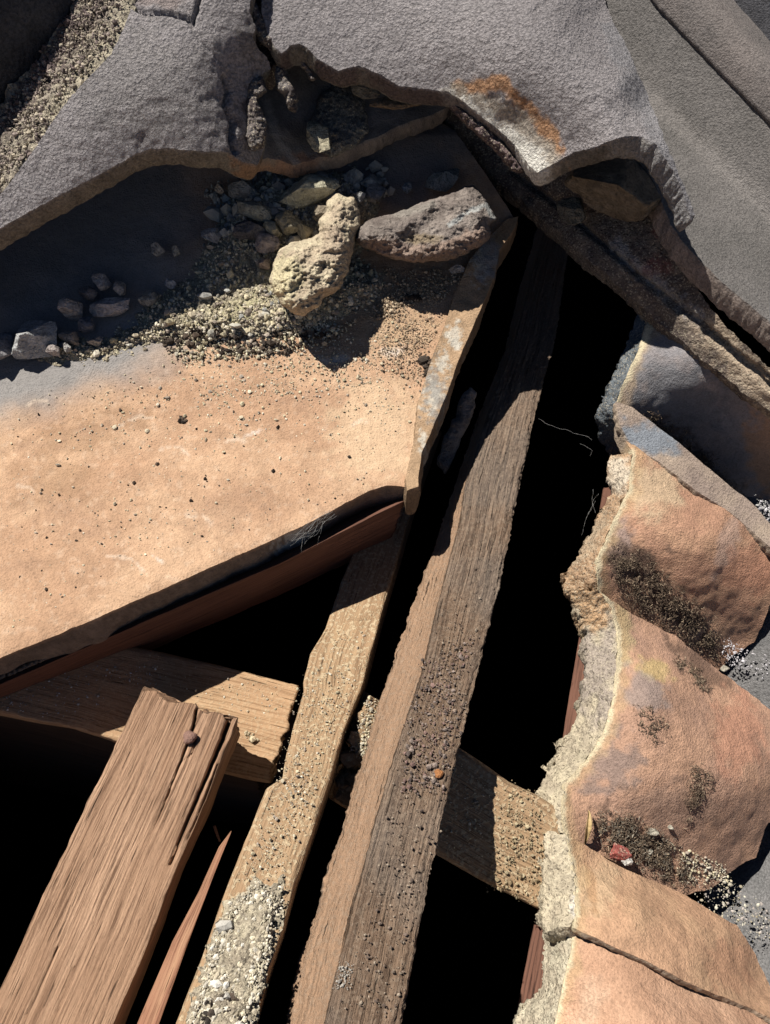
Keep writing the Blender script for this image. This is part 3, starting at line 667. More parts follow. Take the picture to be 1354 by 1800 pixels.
# grey roll tiles, top right
def st_(x, y): return (x-1155)*-.72+y*.69, (x-1155)*.69+y*.72
def d_A(x, y):
    a, t = st_(np.asarray(x, float), np.asarray(y, float)); b = .697-.0000862*t
    up = .024*np.clip(a/116, 0, 1); roll = -.036*sstep(0, 1.25, np.clip((a-116)/150, 0, 2))
    return b+np.where(a < 0, .004, up)+np.where(a > 116, roll, 0)
def d_C(x, y):
    a, t = st_(np.asarray(x, float), np.asarray(y, float)); b = .697-.0000862*t
    return b-.004-.012*np.sin(np.clip(-a/95, -.05, 1)*math.pi*.8)+.03*np.clip((-a-70)/40, 0, 3)
def c_grey(px, py, P, layer):
    c = const((.255, .24, .235), c2=(.205, .195, .19), f=15)(px, py, P, layer)
    c = streak(c, px, py, P, (.36, .335, .325), [(1150, 180), (1249, 269), (1354, 362), (1480, 480)], 26, .55, 40, .3)  # pale streak paints the light caught along the fold
    if 0 < layer <= 1: c = const((.45, .37, .33), c2=(.34, .28, .25), f=80)(px, py, P, 0)
    return c
GA = slab('roll_tile', [(1179, 394), (1200, 425), (1223, 450), (1271, 498), (1354, 566), (1480, 680), (1480, 345), (1354, 214), (1259, 118), (1155, 8), (1250, -520), (980, -520), (1000, -120), (1040, 100), (1090, 200), (1150, 320)], d_A, .022, M_greytile, c_grey, res=5, jag=1.0, jagf=.07, amp=.0004, freq=120, seed=9, side_amp=.0012, layers=6)
tag(GA, 'grey roll tile with a pinkish broken edge, right of the hip tile', 'roof tile', 'grey roll tiles')
GC = slab('roll_tile', [(1100, -90), (1152, 0), (1259, 112), (1354, 208), (1480, 342), (1480, 200), (1354, 72), (1290, 0), (1230, -90)], d_C, .007, M_greytile, const((.30, .265, .255), c2=(.235, .215, .21), f=15), res=5, jag=.6, amp=.0004, freq=120, seed=10, side_amp=.0003)
tag(GC, 'narrow pinkish-grey roll tile crossing the top right corner', 'roof tile', 'grey roll tiles')
GD = slab('roll_tile', [(1190, -120), (1260, -20), (1354, 90), (1480, 220), (1600, 200), (1600, -120)], TPS([(1190, -120, .74), (1354, 60, .74), (1480, 200, .72), (1600, -100, .66), (1600, 200, .66)]), .014, M_greytile, const((.16, .16, .18)), res=8, jag=1, seed=12)
tag(GD, 'dark tile edge just inside the extreme top right corner', 'roof tile', 'grey roll tiles')

# ------------------------------------------------------------------ terracotta roll tiles, right side
def rtile(name, outline, ctrl, colf, label, seed, edge=None, edge_c=None, drop=.03, px0=None):
    th = .008 if seed == 54 else .017
    if edge:
        base_f = colf; il = edge[1]
        colf = lambda px, py, P, l: streak(streak(base_f(px, py, P, l), px, py, P, (.70, .50, .28), il, 26, .45, 60, .5), px, py, P, (.84, .74, .52), il, 9, .85, 120, .5)
    dep = TPS(ctrl); cx = np.mean([p[0] for p in outline]); cy = np.mean([p[1] for p in outline])
    e = empty(name, cx, cy, float(dep([cx], [cy])[0]), label, 'roof tile', 'terracotta roll tiles down the right side')
    slab('tile_body', outline, dep, th, M_terra_r, colf, res=4.5, jag=1.0 if seed > 53 else 2.0, amp=.0009, freq=60, parent=e, seed=seed, lump=.0009, lumpf=25, round_=.0006, side_amp=.0008)
    if edge:
        outer, inner = edge; poly = outer+inner[::-1]
        inn = np.array(inner, float)
        def de(x, y):
            qi = dist_poly(inner, x, y, False); qo = dist_poly(outer, x, y, False); t = qi/(qi+qo+1e-6)
            # depth at nearest inner point ~ surface depth
            return dep(x, y)+.001+drop*t**1.3
        slab('cut_edge', poly, de, .02, M_mortar, edge_c, res=3.2, jag=4, jagf=.06, amp=.0020, freq=200, parent=e, seed=seed+40, side_amp=.002, lump=.0018, lumpf=60)
    return e, dep
def terr(c1, c2, extra=()):
    def fn(px, py, P, layer):
        c = const(c1, c2=c2, f=28, c_side=(.45, .36, .28))(px, py, P, layer)
        c = c*1.1
        if layer == 0:
            for e in extra:
                c = blot(c, px, py, P, *e[:5], **(e[5] if len(e) > 5 else {}))
        return c
    return fn
e1o = [(1127, 536), (1100, 610), (1070, 680), (1046, 734), (1062, 770), (1072, 802)]
e1i = [(1150, 560), (1116, 632), (1092, 682), (1083, 714), (1094, 750), (1112, 786)]
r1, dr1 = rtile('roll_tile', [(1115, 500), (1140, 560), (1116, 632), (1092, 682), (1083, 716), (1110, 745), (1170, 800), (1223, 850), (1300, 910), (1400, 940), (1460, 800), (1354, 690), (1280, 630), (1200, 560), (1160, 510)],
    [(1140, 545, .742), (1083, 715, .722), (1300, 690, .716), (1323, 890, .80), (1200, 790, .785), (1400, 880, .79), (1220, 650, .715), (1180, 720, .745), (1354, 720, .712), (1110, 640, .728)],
    terr((.38, .33, .32), (.28, .27, .29), [((.24, .24, .26), 1190, 700, 100, 90), ((.12, .1, .1), 1200, 800, 120, 35, {'ang': 40, 'amt': .8, 'brk': .9}), ((.56, .36, .25), 1345, 790, 40, 110)]),  # grey-blue body carries the tile's shade, orange patch the sun beyond it
    'terracotta tile tucked under the mortar ledge, bluish colour standing for its shade, uppermost of the right side', 51, (e1o, e1i), const((.20, .23, .26), c2=(.13, .15, .17)))  # cut edge blue-grey for the same shade
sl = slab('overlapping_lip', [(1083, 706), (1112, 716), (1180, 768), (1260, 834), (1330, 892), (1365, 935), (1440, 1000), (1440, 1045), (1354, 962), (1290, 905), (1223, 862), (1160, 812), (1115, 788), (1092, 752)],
    TPS([(1083, 712, .716), (1100, 780, .712), (1223, 800, .715), (1223, 855, .708), (1354, 925, .715), (1354, 960, .708), (1440, 1030, .71), (1300, 870, .716)]), .012, M_terra_r,
    terr((.50, .40, .32), (.38, .30, .26), [((.30, .33, .38), 1130, 770, 80, 40)]), res=4, jag=1.2, parent=r1, seed=61, amp=.0005)  # bluish blot puts shade into the lip's left end
in2 = [(1112, 796), (1108, 830), (1105, 860), (1082, 908), (1062, 955), (1050, 985), (1050, 1036)]
r2, dr2 = rtile('roll_tile', in2[::-1]+[(1083, 740), (1115, 755), (1180, 800), (1260, 862), (1354, 940), (1440, 1010), (1440, 1110), (1354, 1062), (1327, 1128), (1293, 1150), (1262, 1180), (1180, 1140), (1100, 1085)],
    [(1112, 800, .706), (1083, 740, .725), (1050, 1000, .672), (1082, 908, .688), (1223, 860, .716), (1354, 960, .72), (1250, 950, .686), (1160, 900, .684), (1340, 1060, .722), (1300, 1130, .74), (1200, 1140, .722), (1100, 1080, .695), (1060, 1040, .68), (1150, 1010, .690), (1440, 1080, .74)],
    terr((.60, .37, .245), (.50, .29, .20), [((.68, .50, .34), 1150, 860, 60, 60), ((.36, .29, .28), 1090, 960, 34, 70, {'amt': .7}), ((.13, .085, .065), 1150, 1030, 130, 34, {'ang': 42, 'amt': .9, 'brk': 1.1}), ((.15, .10, .08), 1110, 985, 50, 40, {'amt': .7, 'brk': 1.1}), ((.62, .45, .38), 1280, 960, 24, 80, {'ang': 20, 'amt': .6}), ((.60, .30, .2), 1320, 1000, 60, 60, {'amt': .6})]),
    'sunlit orange roll tile with dark moss in its lower valley, second down the right', 52,
    ([(1072, 802), (1066, 844), (1075, 866), (1053, 907), (1031, 951), (996, 1006), (990, 1040)], in2), None or (lambda px, py, P, l: blot(blot(const((.56, .38, .24), c2=(.42, .28, .18), f=90)(px, py, P, 0), px, py, P, (.72, .62, .5), 1085, 835, 26, 40), px, py, P, (.46, .38, .28), 1035, 940, 24, 60, 30, .6)))
in3 = [(1050, 1036), (1072, 1062), (1085, 1110), (1085, 1170), (1075, 1240), (1060, 1290), (1031, 1337), (993, 1377), (987, 1429), (994, 1466)]
r3, dr3 = rtile('roll_tile', in3[::-1]+[(1090, 1066), (1130, 1088), (1186, 1117), (1260, 1176), (1334, 1230), (1420, 1300), (1420, 1440), (1349, 1446), (1330, 1508), (1297, 1523), (1250, 1562), (1205, 1574), (1150, 1550), (1080, 1515), (1010, 1478)],
    [(1050, 1038, .664), (1130, 1088, .684), (1260, 1176, .70), (1334, 1228, .70), (1085, 1150, .648), (1150, 1220, .622), (1031, 1337, .602), (1180, 1330, .603), (994, 1466, .572), (1205, 1569, .612), (1100, 1510, .592), (1300, 1380, .625), (1349, 1444, .65), (1400, 1300, .69), (1100, 1380, .588), (1300, 1520, .64)],
    terr((.60, .37, .255), (.48, .30, .22), [((.66, .52, .30), 1095, 1110, 22, 90, {'ang': 0, 'amt': .8}), ((.66, .52, .24), 1150, 1180, 40, 26, {'ang': 30, 'amt': .7}), ((.34, .31, .31), 1130, 1210, 60, 40, {'ang': 40, 'amt': .6}), ((.27, .215, .20), 1070, 1340, 80, 60, {'amt': .7, 'brk': .8}), ((.36, .24, .185), 1180, 1420, 110, 60, {'amt': .6, 'brk': .8}), ((.17, .11, .085), 1220, 1165, 80, 20, {'ang': 42, 'amt': .7, 'brk': 1.1}), ((.62, .32, .22), 1300, 1290, 60, 90, {'amt': .7}), ((.15, .1, .08), 1130, 1480, 110, 34, {'ang': 28, 'amt': .8, 'brk': 1.})]),
    'widest red-orange roll tile with yellow and grey stains, third down the right', 53,
    ([(990, 1040), (1009, 1062), (1022, 1095), (1031, 1113), (1031, 1180), (1022, 1230), (1013, 1262), (983, 1329), (962, 1362), (943, 1392), (943, 1458)], in3),
    (lambda px, py, P, l: blot(blot(const((.66, .58, .43), c2=(.50, .43, .33), f=90)(px, py, P, 0), px, py, P, (.42, .36, .31), 1052, 1180, 50, 110), px, py, P, (.56, .37, .22), 1040, 1060, 60, 60)))
in4 = [(994, 1466), (1004, 1500), (1009, 1532), (1013, 1606), (1007, 1630)]
r4, dr4 = rtile('roll_tile', in4[::-1]+[(1030, 1485), (1068, 1510), (1112, 1534), (1168, 1556), (1205, 1574), (1256, 1606), (1297, 1627), (1327, 1675), (1360, 1750), (1400, 1830), (1354, 1789), (1223, 1731), (1112, 1679)],
    [(994, 1466, .566), (1068, 1510, .574), (1168, 1554, .590), (1013, 1606, .528), (1112, 1676, .512), (1223, 1700, .522), (1354, 1787, .53), (1297, 1625, .585), (1340, 1720, .572), (1120, 1600, .535), (1230, 1640, .548)],
    terr((.66, .43, .275), (.58, .36, .235), [((.72, .55, .36), 1050, 1560, 50, 60, {'amt': .5}), ((.55, .30, .15), 1040, 1560, 12, 70, {'ang': -10, 'amt': .5}), ((.66, .37, .24), 1280, 1700, 50, 60, {'amt': .6})]),
    'pale orange roll tile with a clean dark joint below it, fourth down the right', 54,
    ([(943, 1458), (954, 1521), (955, 1591), (955, 1636)], in4), (lambda px, py, P, l: blot(const((.70, .62, .47), c2=(.54, .47, .36), f=90)(px, py, P, 0), px, py, P, (.8, .76, .7), 1020, 1600, 22, 50)))
in5 = [(1007, 1630), (1004, 1670), (992, 1720), (975, 1800), (950, 1920)]
r5, dr5 = rtile('roll_tile', in5[::-1]+[(1009, 1618), (1112, 1664), (1223, 1716), (1354, 1774), (1480, 1830), (1480, 1960), (1100, 1960)],
    [(1007, 1630, .531), (1112, 1676, .518), (1223, 1728, .526), (1354, 1787, .537), (975, 1800, .505), (1150, 1800, .485), (1300, 1850, .49), (1480, 1900, .52), (950, 1950, .48)],
    terr((.66, .42, .29), (.56, .34, .23), [((.74, .56, .42), 1040, 1760, 30, 60, {'amt': .4})]),
    'smooth terracotta tile below the dark joint, lowest on the right side', 55,
    ([(955, 1636), (955, 1661), (952, 1739), (928, 1761), (907, 1791), (880, 1900), (878, 1925)], in5), const((.70, .64, .5), c2=(.56, .49, .38), f=90))

# grey pan under the rolls at the right border
pan = slab('pan_tile', [(1270, 870), (1420, 820), (1560, 900), (1560, 1960), (1330, 1960), (1290, 1720), (1240, 1560), (1230, 1300), (1230, 1100)],
    TPS([(1270, 870, .80), (1450, 850, .80), (1300, 1130, .755), (1400, 1130, .725), (1354, 1350, .72), (1300, 1540, .665), (1400, 1540, .64), (1354, 1750, .60), (1500, 1900, .56), (1560, 1000, .75), (1250, 1400, .72)]), .014, M_greytile,
    const((.27, .265, .27), c2=(.20, .20, .205), f=30), res=7, jag=2, seed=57, lump=.003)
tag(pan, 'grey pan tile showing along the right border behind the terracotta rolls', 'roof tile')

# ------------------------------------------------------------------ timbers
def fr(l, dd=0.0, dx=0): return [(x+dx, y, d+dd) for x, y, d in l]
R1 = [(540, 1930, .395), (572, 1800, .420), (622, 1586, .467), (649, 1489, .490), (680, 1372, .522), (716, 1262, .556), (739, 1197, .578), (758, 1119, .605), (768, 1070, .620), (792, 982, .654), (806, 928, .674), (819, 849, .705), (854, 738, .756), (899, 614, .820), (925, 521, .875), (943, 450, .92), (965, 380, .97)]
R2 = [(686, 1930, .398), (708, 1800, .424), (729, 1683, .447), (754, 1547, .478), (789, 1392, .519), (817, 1275, .554), (841, 1181, .585), (877, 1039, .636), (916, 849, .710), (943, 725, .766), (952, 689, .784), (978, 592, .838), (987, 530, .875), (998, 450, .925), (1010, 380, .97)]
L1 = [(465, 1930, .418), (498, 1800, .444), (527, 1675, .470), (583, 1508, .508), (607, 1430, .530), (649, 1283, .575), (673, 1213, .60), (704, 1119, .635), (735, 1030, .668), (766, 950, .69), (798, 860, .725), (838, 738, .775), (888, 614, .835), (915, 500, .90), (950, 380, .98)]
B2 = [(610, 1930, .49), (650, 1750, .52), (740, 1400, .61), (800, 1150, .70), (860, 900, .80), (930, 600, .93), (985, 380, 1.05)]
MB = empty('hip_rafter', 700, 1300, .56, 'long weathered rafter running corner to corner up the middle of the hole, rough grey-brown', 'rafter')
beam('timber', [R1, R2, B2, L1], M_old, seed=1, step=.0016, grain=.0014, chip=.0022, parent=MB, warp=.0005, fuzz=.0018)
# middle dusty board
ml = [(270, 1930, .39), (308, 1800, .42), (350, 1697, .442), (400, 1555, .475), (439, 1458, .50), (468, 1386, .523), (496, 1368, .528), (503, 1325, .545), (517, 1270, .568), (533, 1215, .593), (532, 1198, .60), (544, 1150, .62), (572, 1105, .647), (600, 1020, .68), (640, 930, .72), (700, 800, .80)]
mr = [(410, 1930, .39), (447, 1800, .42), (467, 1722, .435), (494, 1644, .452), (517, 1559, .474), (544, 1481, .496), (583, 1364, .535), (603, 1287, .562), (638, 1205, .60), (665, 1100, .647), (700, 980, .70), (728, 880, .74), (770, 760, .80)]
mb = beam('dusty_board', [ml, mr, fr(mr, .045, 8), fr(ml, .045, 14)], M_dusty, seed=2, grain=.0004, chip=.0014, step=.0018, warp=.0006)
tag(mb, 'narrow board strewn with dust and crumbs, between the split plank and the rafter', 'board')
# split plank
pl = [(-100, 1940, .41), (0, 1738, .448), (78, 1567, .482), (152, 1411, .516), (206, 1302, .541), (249, 1213, .560)]
pr = [(150, 1940, .41), (202, 1800, .436), (268, 1644, .466), (311, 1528, .492), (362, 1411, .520), (400, 1310, .544), (417, 1266, .556)]
SP = empty('split_plank', 200, 1500, .5, 'broad sunlit plank with long splits and a nail near its sawn upper end, lower left', 'plank')
beam('timber', [pl, pr, [(170, 1940, .445), (222, 1800, .472), (280, 1652, .502), (322, 1535, .528), (369, 1430, .553), (405, 1335, .58), (423, 1296, .590)], fr(pl, .04, 20)], M_plank, seed=3, step=.0014, grain=.00025, chip=.0012, parent=SP, warp=.0005,
     cracks=[([(405, 1262), (392, 1300), (370, 1350), (345, 1410), (322, 1462), (300, 1520)], 3.2, .022), ([(346, 1248), (340, 1280), (322, 1330), (300, 1385), (262, 1478)], 1.7, .012), ([(345, 1300), (338, 1325), (318, 1340)], 1.6, .006), ([(102, 1665), (80, 1715), (45, 1790)], 1.5, .004), ([(130, 1700), (110, 1745), (95, 1800)], 1.3, .002), ([(385, 1345), (355, 1420), (330, 1475)], 2.5, .010)])
def nail(parent, px, py, d, r, hgt, mat, name='nail', tilt=0):
    n = 24; V = []; prof = [(0.0, hgt), (.55*r, hgt*.98), (.9*r, hgt*.8), (r, hgt*.55), (.93*r, hgt*.35), (.38*r, hgt*.3), (.36*r, -.012), (0.0, -.014)]
    nrm = NPL; u = np.cross([0, 1, 0], nrm); u /= np.linalg.norm(u); v = np.cross(nrm, u); c = cam_pt(px, py, d)
    for (rr, h) in prof:
        for k in range(n):
            a = 2*math.pi*k/n; q = 1+.10*math.sin(3*a+1)+.05*math.sin(5*a); V.append(c+(u*math.cos(a)+v*math.sin(a))*rr*q+nrm*h)
    f = [[i*n+k, (i+1)*n+k, (i+1)*n+(k+1) % n, i*n+(k+1) % n] for i in range(len(prof)-1) for k in range(n)]
    return mesh_obj(name, world(np.array(V)), f, mat, parent)
nail(SP, 335, 1299, .545, .0048, .006, M_iron)
nail(MB, 771, 1362, .527, .0032, .004, plain('orange_rust', (.45, .2, .08), .8, 0, 900))
# splinter
spd = [.42, .44, .47, .49, .512, .52]
sl_ = [(222, 1930), (241, 1800), (303, 1656), (350, 1567), (385, 1489), (405, 1462)]; sr_ = [(238, 1930), (280, 1800), (330, 1660), (373, 1547), (396, 1489), (407, 1462)]
sp_ = beam('wood_splinter', [[(*a, d+.002) for a, d in zip(sl_, spd)], [(*a, d) for a, d in zip(sr_, spd)], [(*a, d+.010) for a, d in zip(sr_, spd)], [(*a, d+.010) for a, d in zip(sl_, spd)]], M_split, seed=4, step=.0012, grain=.0002, chip=.0004, endjag=.001, warp=.0004)
tag(sp_, 'long thin reddish splinter tapering to a sharp point beside the split plank', 'splinter')
# cross planks
cu = [(-250, 1040, .62), (-60, 1080, .626), (0, 1092, .63), (264, 1144, .636), (399, 1174, .635), (522, 1206, .632)]
cl = [(-250, 1185, .59), (-60, 1236, .594), (0, 1252, .597), (130, 1278, .60), (205, 1303, .60), (330, 1340, .599), (472, 1374, .596)]
ch = [(-250, 1310, .90), (-60, 1360, .91), (0, 1372, .92), (150, 1405, .92), (330, 1440, .92), (472, 1450, .92)]
lo_ = [(x, y+5, d+.016) for x, y, d in cl]
jo = beam('shade_timber', [[(x, y+10, d+.03) for x, y, d in cu][:-1]+[(505, 1216, .66)], [(x, y+3, d+.018) for x, y, d in cl][:-1]+[(455, 1376, .615)], ch, [(x, y+60, d+.22) for x, y, d in cu]], M_shade_wood, seed=13, grain=.0003, chip=.002, step=.003)  # added to carry the plank front's shade in its colour
tag(jo, 'added timber directly under the tan cross plank, coloured near-black for the shade on its front', 'shade_timber')
cp1 = beam('cross_plank', [cu, cl, lo_, fr(cu, .02, 0)], M_cross, seed=5, grain=.0003, chip=.002, step=.0018, endjag=.005)
tag(cp1, 'tan plank with a ragged sawn end, passing under the split plank at the left', 'plank')
xu = [(650, 1222, .592), (672, 1234, .594), (735, 1272, .595), (815, 1320, .592), (854, 1347, .59), (895, 1376, .587), (943, 1398, .585), (1010, 1440, .58)]
xl = [(584, 1404, .565), (610, 1420, .566), (700, 1466, .566), (770, 1504, .564), (854, 1551, .563), (935, 1592, .562), (1010, 1630, .56)]
cp2 = beam('cross_plank', [xu, xl, fr(xl, .045, 4), fr(xu, .045, 0)], M_dusty, seed=6, grain=.0005, chip=.003, step=.0018, endjag=.012,
           cracks=[([(600, 1362), (640, 1350), (672, 1338)], 4, .02), ([(640, 1300), (660, 1310), (690, 1330)], 2, .006)])
tag(cp2, 'cracked brown plank passing under the rafter and below the cut tile edge', 'plank')
rb = beam('verge_board', [[(1060, 860, .775), (1022, 1095, .735), (985, 1325, .67), (945, 1590, .60), (903, 1800, .56), (880, 1930, .54)], [(1110, 860, .772), (1075, 1095, .73), (1040, 1325, .665), (1000, 1590, .597), (965, 1800, .557), (950, 1930, .537)],
    [(1110, 860, .83), (1075, 1095, .79), (1040, 1325, .72), (1000, 1590, .65), (965, 1800, .61), (950, 1930, .59)], [(1062, 860, .83), (1026, 1095, .79), (990, 1325, .72), (950, 1590, .65), (910, 1800, .61), (888, 1930, .59)]], M_red, seed=8, grain=.0002, chip=.0008, step=.0025)
tag(rb, 'smooth reddish board standing behind the cut edges of the right-hand tiles', 'board')
chip_ = pillow('mortar_sliver', [(826, 680), (838, 690), (832, 730), (812, 770), (795, 815), (782, 835), (768, 815), (780, 770), (800, 730), (812, 695)], lambda x, y: .735+.0*x, .012, M_stone, const((.30, .27, .26)), 'long pale sliver of mortar in the dark gap between the tile rim and the rafter', 'mortar piece', seed=33, R_=12)

# ------------------------------------------------------------------ rubble on the flat tile
bed = [(180, 590), (230, 560), (280, 510), (330, 480), (350, 430), (400, 340), (470, 300), (620, 290), (690, 340), (660, 400), (640, 450), (700, 500), (655, 545), (600, 570), (520, 600), (440, 605), (350, 620), (300, 610), (250, 615), (190, 635), (120, 640), (60, 640), (80, 590)]
D_ = lambda x, y: float(tile_d(x, y, .004+.007*float(sstep(10, 45, dist_poly(bed, np.array([x*1.]), np.array([y*1.]))*(1. if inside(bed, np.array([x*1.]), np.array([y*1.]))[0] else 0.))[0])))
Z4 = lambda pts: [(450+x/2.708, 200+y/2.708) for x, y in pts]
big = Z4([(65, 800), (80, 720), (110, 650), (170, 610), (270, 590), (300, 570), (300, 510), (335, 470), (340, 410), (390, 375), (430, 400), (470, 400), (495, 470), (500, 530), (470, 600), (465, 650), (440, 740), (400, 830), (330, 880), (300, 920), (230, 960), (180, 950), (120, 910), (85, 850)])
def c_big(px, py, P, layer):
    c = const((.80, .70, .51), c2=(.62, .51, .38), f=60)(px, py, P, 0)
    c = blot(c, px, py, P, (.46, .36, .28), 590, 430, 40, 60, 20, .6); c = blot(c, px, py, P, (.84, .76, .48), 500, 490, 40, 50, 0, .6); return blot(c, px, py, P, (.25, .2, .16), 568, 470, 9, 14, 0, .5)
pillow('mortar_lump', big, lambda x, y: tile_d(x, y, .024), .058, M_stone, c_big, 'large cream-yellow lump of mortar with a narrow knob, biggest of the rubble', 'mortar lump', seed=41, R_=34, lump=.008, amp=.0028, res=2,
       relief=[(568, 470, 9, -.008), (590, 400, 22, .006), (560, 425, 14, -.006)])
dk = Z4([(470, 600), (485, 540), (550, 500), (650, 475), (720, 450), (790, 420), (860, 405), (930, 380), (990, 345), (1030, 340), (1080, 380), (1110, 440), (1145, 500), (1118, 530), (1112, 600), (1050, 640), (980, 675), (900, 700), (750, 710), (640, 690), (560, 655), (500, 632)])
def c_dk(px, py, P, layer):
    c = const((.38, .33, .30), c2=(.22, .185, .17), f=80)(px, py, P, 0)
    c = streak(c, px, py, P, (.42, .30, .24), [(660, 435), (720, 445), (790, 440), (850, 415)], 22, .7); c = streak(c, px, py, P, (.42, .39, .35), [(700, 375), (760, 360)], 10, .6)
    c = streak(c, px, py, P, (.5, .52, .52), [(790, 395), (825, 372), (855, 360), (868, 385)], 6, .8, 150, .8); return blot(c, px, py, P, (.35, .28, .2), 745, 420, 40, 12)
pillow('tile_fragment', dk, lambda x, y: tile_d(x, y, .022), .048, M_stone, c_dk, 'dark curved slab of broken tile and mortar lying by the top of the tile rim', 'tile fragment', seed=42, R_=30, lump=.006, amp=.0016, res=2,
       relief=[(770, 375, 14, -.014), (725, 425, 18, -.004), (690, 400, 20, .004), (840, 380, 14, .006)])
st = [ # px,py,rx,ry,rot,colour,label
 (540, 340, 52, 27, -8, (.58, .55, .42), 'broad angular stone half in sun, above the big yellow lump'),
 (450, 369, 35, 17, 22, (.46, .44, .36), 'long grey-buff stone lying left of the half-lit broad stone'),
 (424, 335, 27, 13, 12, (.36, .36, .34), 'flat grey stone closest under the lip of the left ridge tile'),
 (385, 330, 10, 8, 0, (.42, .38, .33), 'small brown pebble at the edge of the black shadow under the ridge tile'),
 (372, 414, 24, 12, 12, (.46, .45, .46), 'pale wedge-shaped stone alone at the left of the middle heap'),
 (476, 400, 17, 14, 20, (.55, .49, .36), 'rounded buff stone just left of the three touching stones'),
 (466, 428, 21, 16, 10, (.50, .42, .38), 'pinkish mottled stone left of the big yellow lump'),
 (509, 396, 21, 24, -20, (.40, .36, .27), 'brown-buff block standing between the half-lit stone and the big lump'),
 (536, 407, 16, 16, 30, (.46, .40, .29), 'pointed buff stone touching the top of the big yellow lump'),
 (568, 372, 18, 15, 0, (.34, .29, .22), 'shaded brown stone tucked behind the knob of the big lump'),
 (434, 405, 26, 20, 10, (.13, .13, .15), 'dark slate-grey stone in the middle of the shaded heap'),
 (465, 464, 10, 11, 0, (.42, .34, .30), 'small reddish stone against the left flank of the big lump'),
 (277, 439, 13, 10, 0, (.42, .41, .40), 'small cube-like grey stone on the dark bare part of the tile'),
 (309, 441, 7, 8, 0, (.42, .41, .38), 'tiny stone right of the small cube-like grey stone'),
 (179, 495, 14, 16, 10, (.50, .47, .47), 'upright pale grey stone, highest of the left cluster'),
 (211, 508, 13, 12, -10, (.46, .43, .42), 'small grey stone right of the upright pale one'),
 (155, 516, 17, 11, 0, (.17, .17, .19), 'dark stone behind the left cluster'),
 (194, 538, 38, 13, -16, (.54, .50, .50), 'long pale bar-shaped stone in the left cluster'),
 (128, 541, 19, 22, 20, (.50, .46, .45), 'triangular pale stone left of the bar-shaped one'),
 (152, 569, 17, 15, 0, (.20, .21, .25), 'dark blue-grey stone under the bar-shaped one'),
 (124, 593, 16, 13, 10, (.34, .30, .27), 'rounded brown stone right of the big corner block'),
 (60, 596, 44, 34, -28, (.52, .53, .54), 'large angular blue-grey block with one sunlit face, at the left border'),
 (-4, 615, 22, 34, 0, (.34, .33, .35), 'stone cut off by the left edge of the picture'),
 (94, 616, 15, 7, 8, (.50, .44, .42), 'thin flat chip in front of the big corner block'),
 (120, 611, 6, 7, 0, (.56, .54, .52), 'tiny white chip beside the rounded brown stone'),
 (297, 497, 10, 7, 0, (.40, .42, .48), 'small bluish chip in the gravel between the two heaps'),
 (262, 527, 22, 12, -15, (.34, .33, .31), 'low grey stone half sunk in gravel right of the left cluster'),
 (167, 600, 12, 7, 0, (.42, .38, .36), 'small chip near the lower edge of the left cluster'),
 (623, 309, 18, 15, 0, (.36, .38, .38), 'grey knobbly stone behind the knob of the big lump'),
 (652, 322, 20, 13, -15, (.34, .36, .36), 'bluish flat stone beside the knobbly one under the inner tile'),
 (662, 340, 19, 14, 0, (.24, .25, .27), 'dark rounded stone between the big lump and the dark fragment'),
 (632, 345, 12, 9, 0, (.38, .38, .38), 'small grey stone touching the knob of the big lump'),
 (714, 331, 9, 8, 0, (.24, .27, .31), 'small lone blue-grey pebble above the dark fragment'),
 (778, 316, 28, 24, 0, (.28, .29, .28), 'shaded egg-shaped stone behind the dark fragment'),
 (803, 473, 13, 6, 0, (.34, .34, .36), 'small flat stone in the shadow under the dark fragment')]
for i, (x, y, rx, ry, rot, c, lb) in enumerate(st):
    stone('mortar_stone', x, y, D_(x, y), rx, ry, rot, M_stone, tuple(min(.8, q*1.25) for q in c), 100+i, lb, 'stone', 'loose stones on the flat tile', rz=.66*min(rx, ry)+5, cuts=16, rough=.06)
# stones in the recesses
stone('mortar_stone', 706, 182, .708, 44, 15, -6, M_stone, (.30, .22, .15), 201, 'brown sausage-shaped stone jammed under the hip tile’s broken edge'.replace('’', "'"), 'stone')
stone('mortar_stone', 640, 152, .728, 34, 24, 20, M_stone, (.34, .31, .26), 202, 'flat grey-brown stone on the inner tile, under the broken edge', 'stone')
stone('mortar_lump', 1085, 322, .70, 66, 66, 20, M_stone, (.30, .245, .18), 203, 'big brown mortar lump packed under the right end of the hip tile', 'mortar lump', rz=40)
stone('mortar_stone', 1006, 366, .728, 22, 34, 10, M_stone, (.33, .29, .22), 204, 'pointed shaded stone on the mortar ledge below the big brown lump', 'stone')
stone('mortar_stone', 560, 240, .722, 22, 44, -20, M_mortar, (.50, .46, .34), 205, 'pale crumbly mortar stuck to the inner tile, partly sunlit', 'stone')
pillow('mortar_patch', [(560, 170), (600, 140), (640, 175), (650, 230), (620, 262), (580, 278), (552, 260), (545, 215)], lambda x, y: d_un(x, y)-.003, .02, M_mortar, const((.30, .29, .26), c2=(.2, .19, .18), f=90), 'grey gravelly mortar patch spread over the inner tile', 'mortar', seed=45, R_=25, lump=.004, amp=.003)

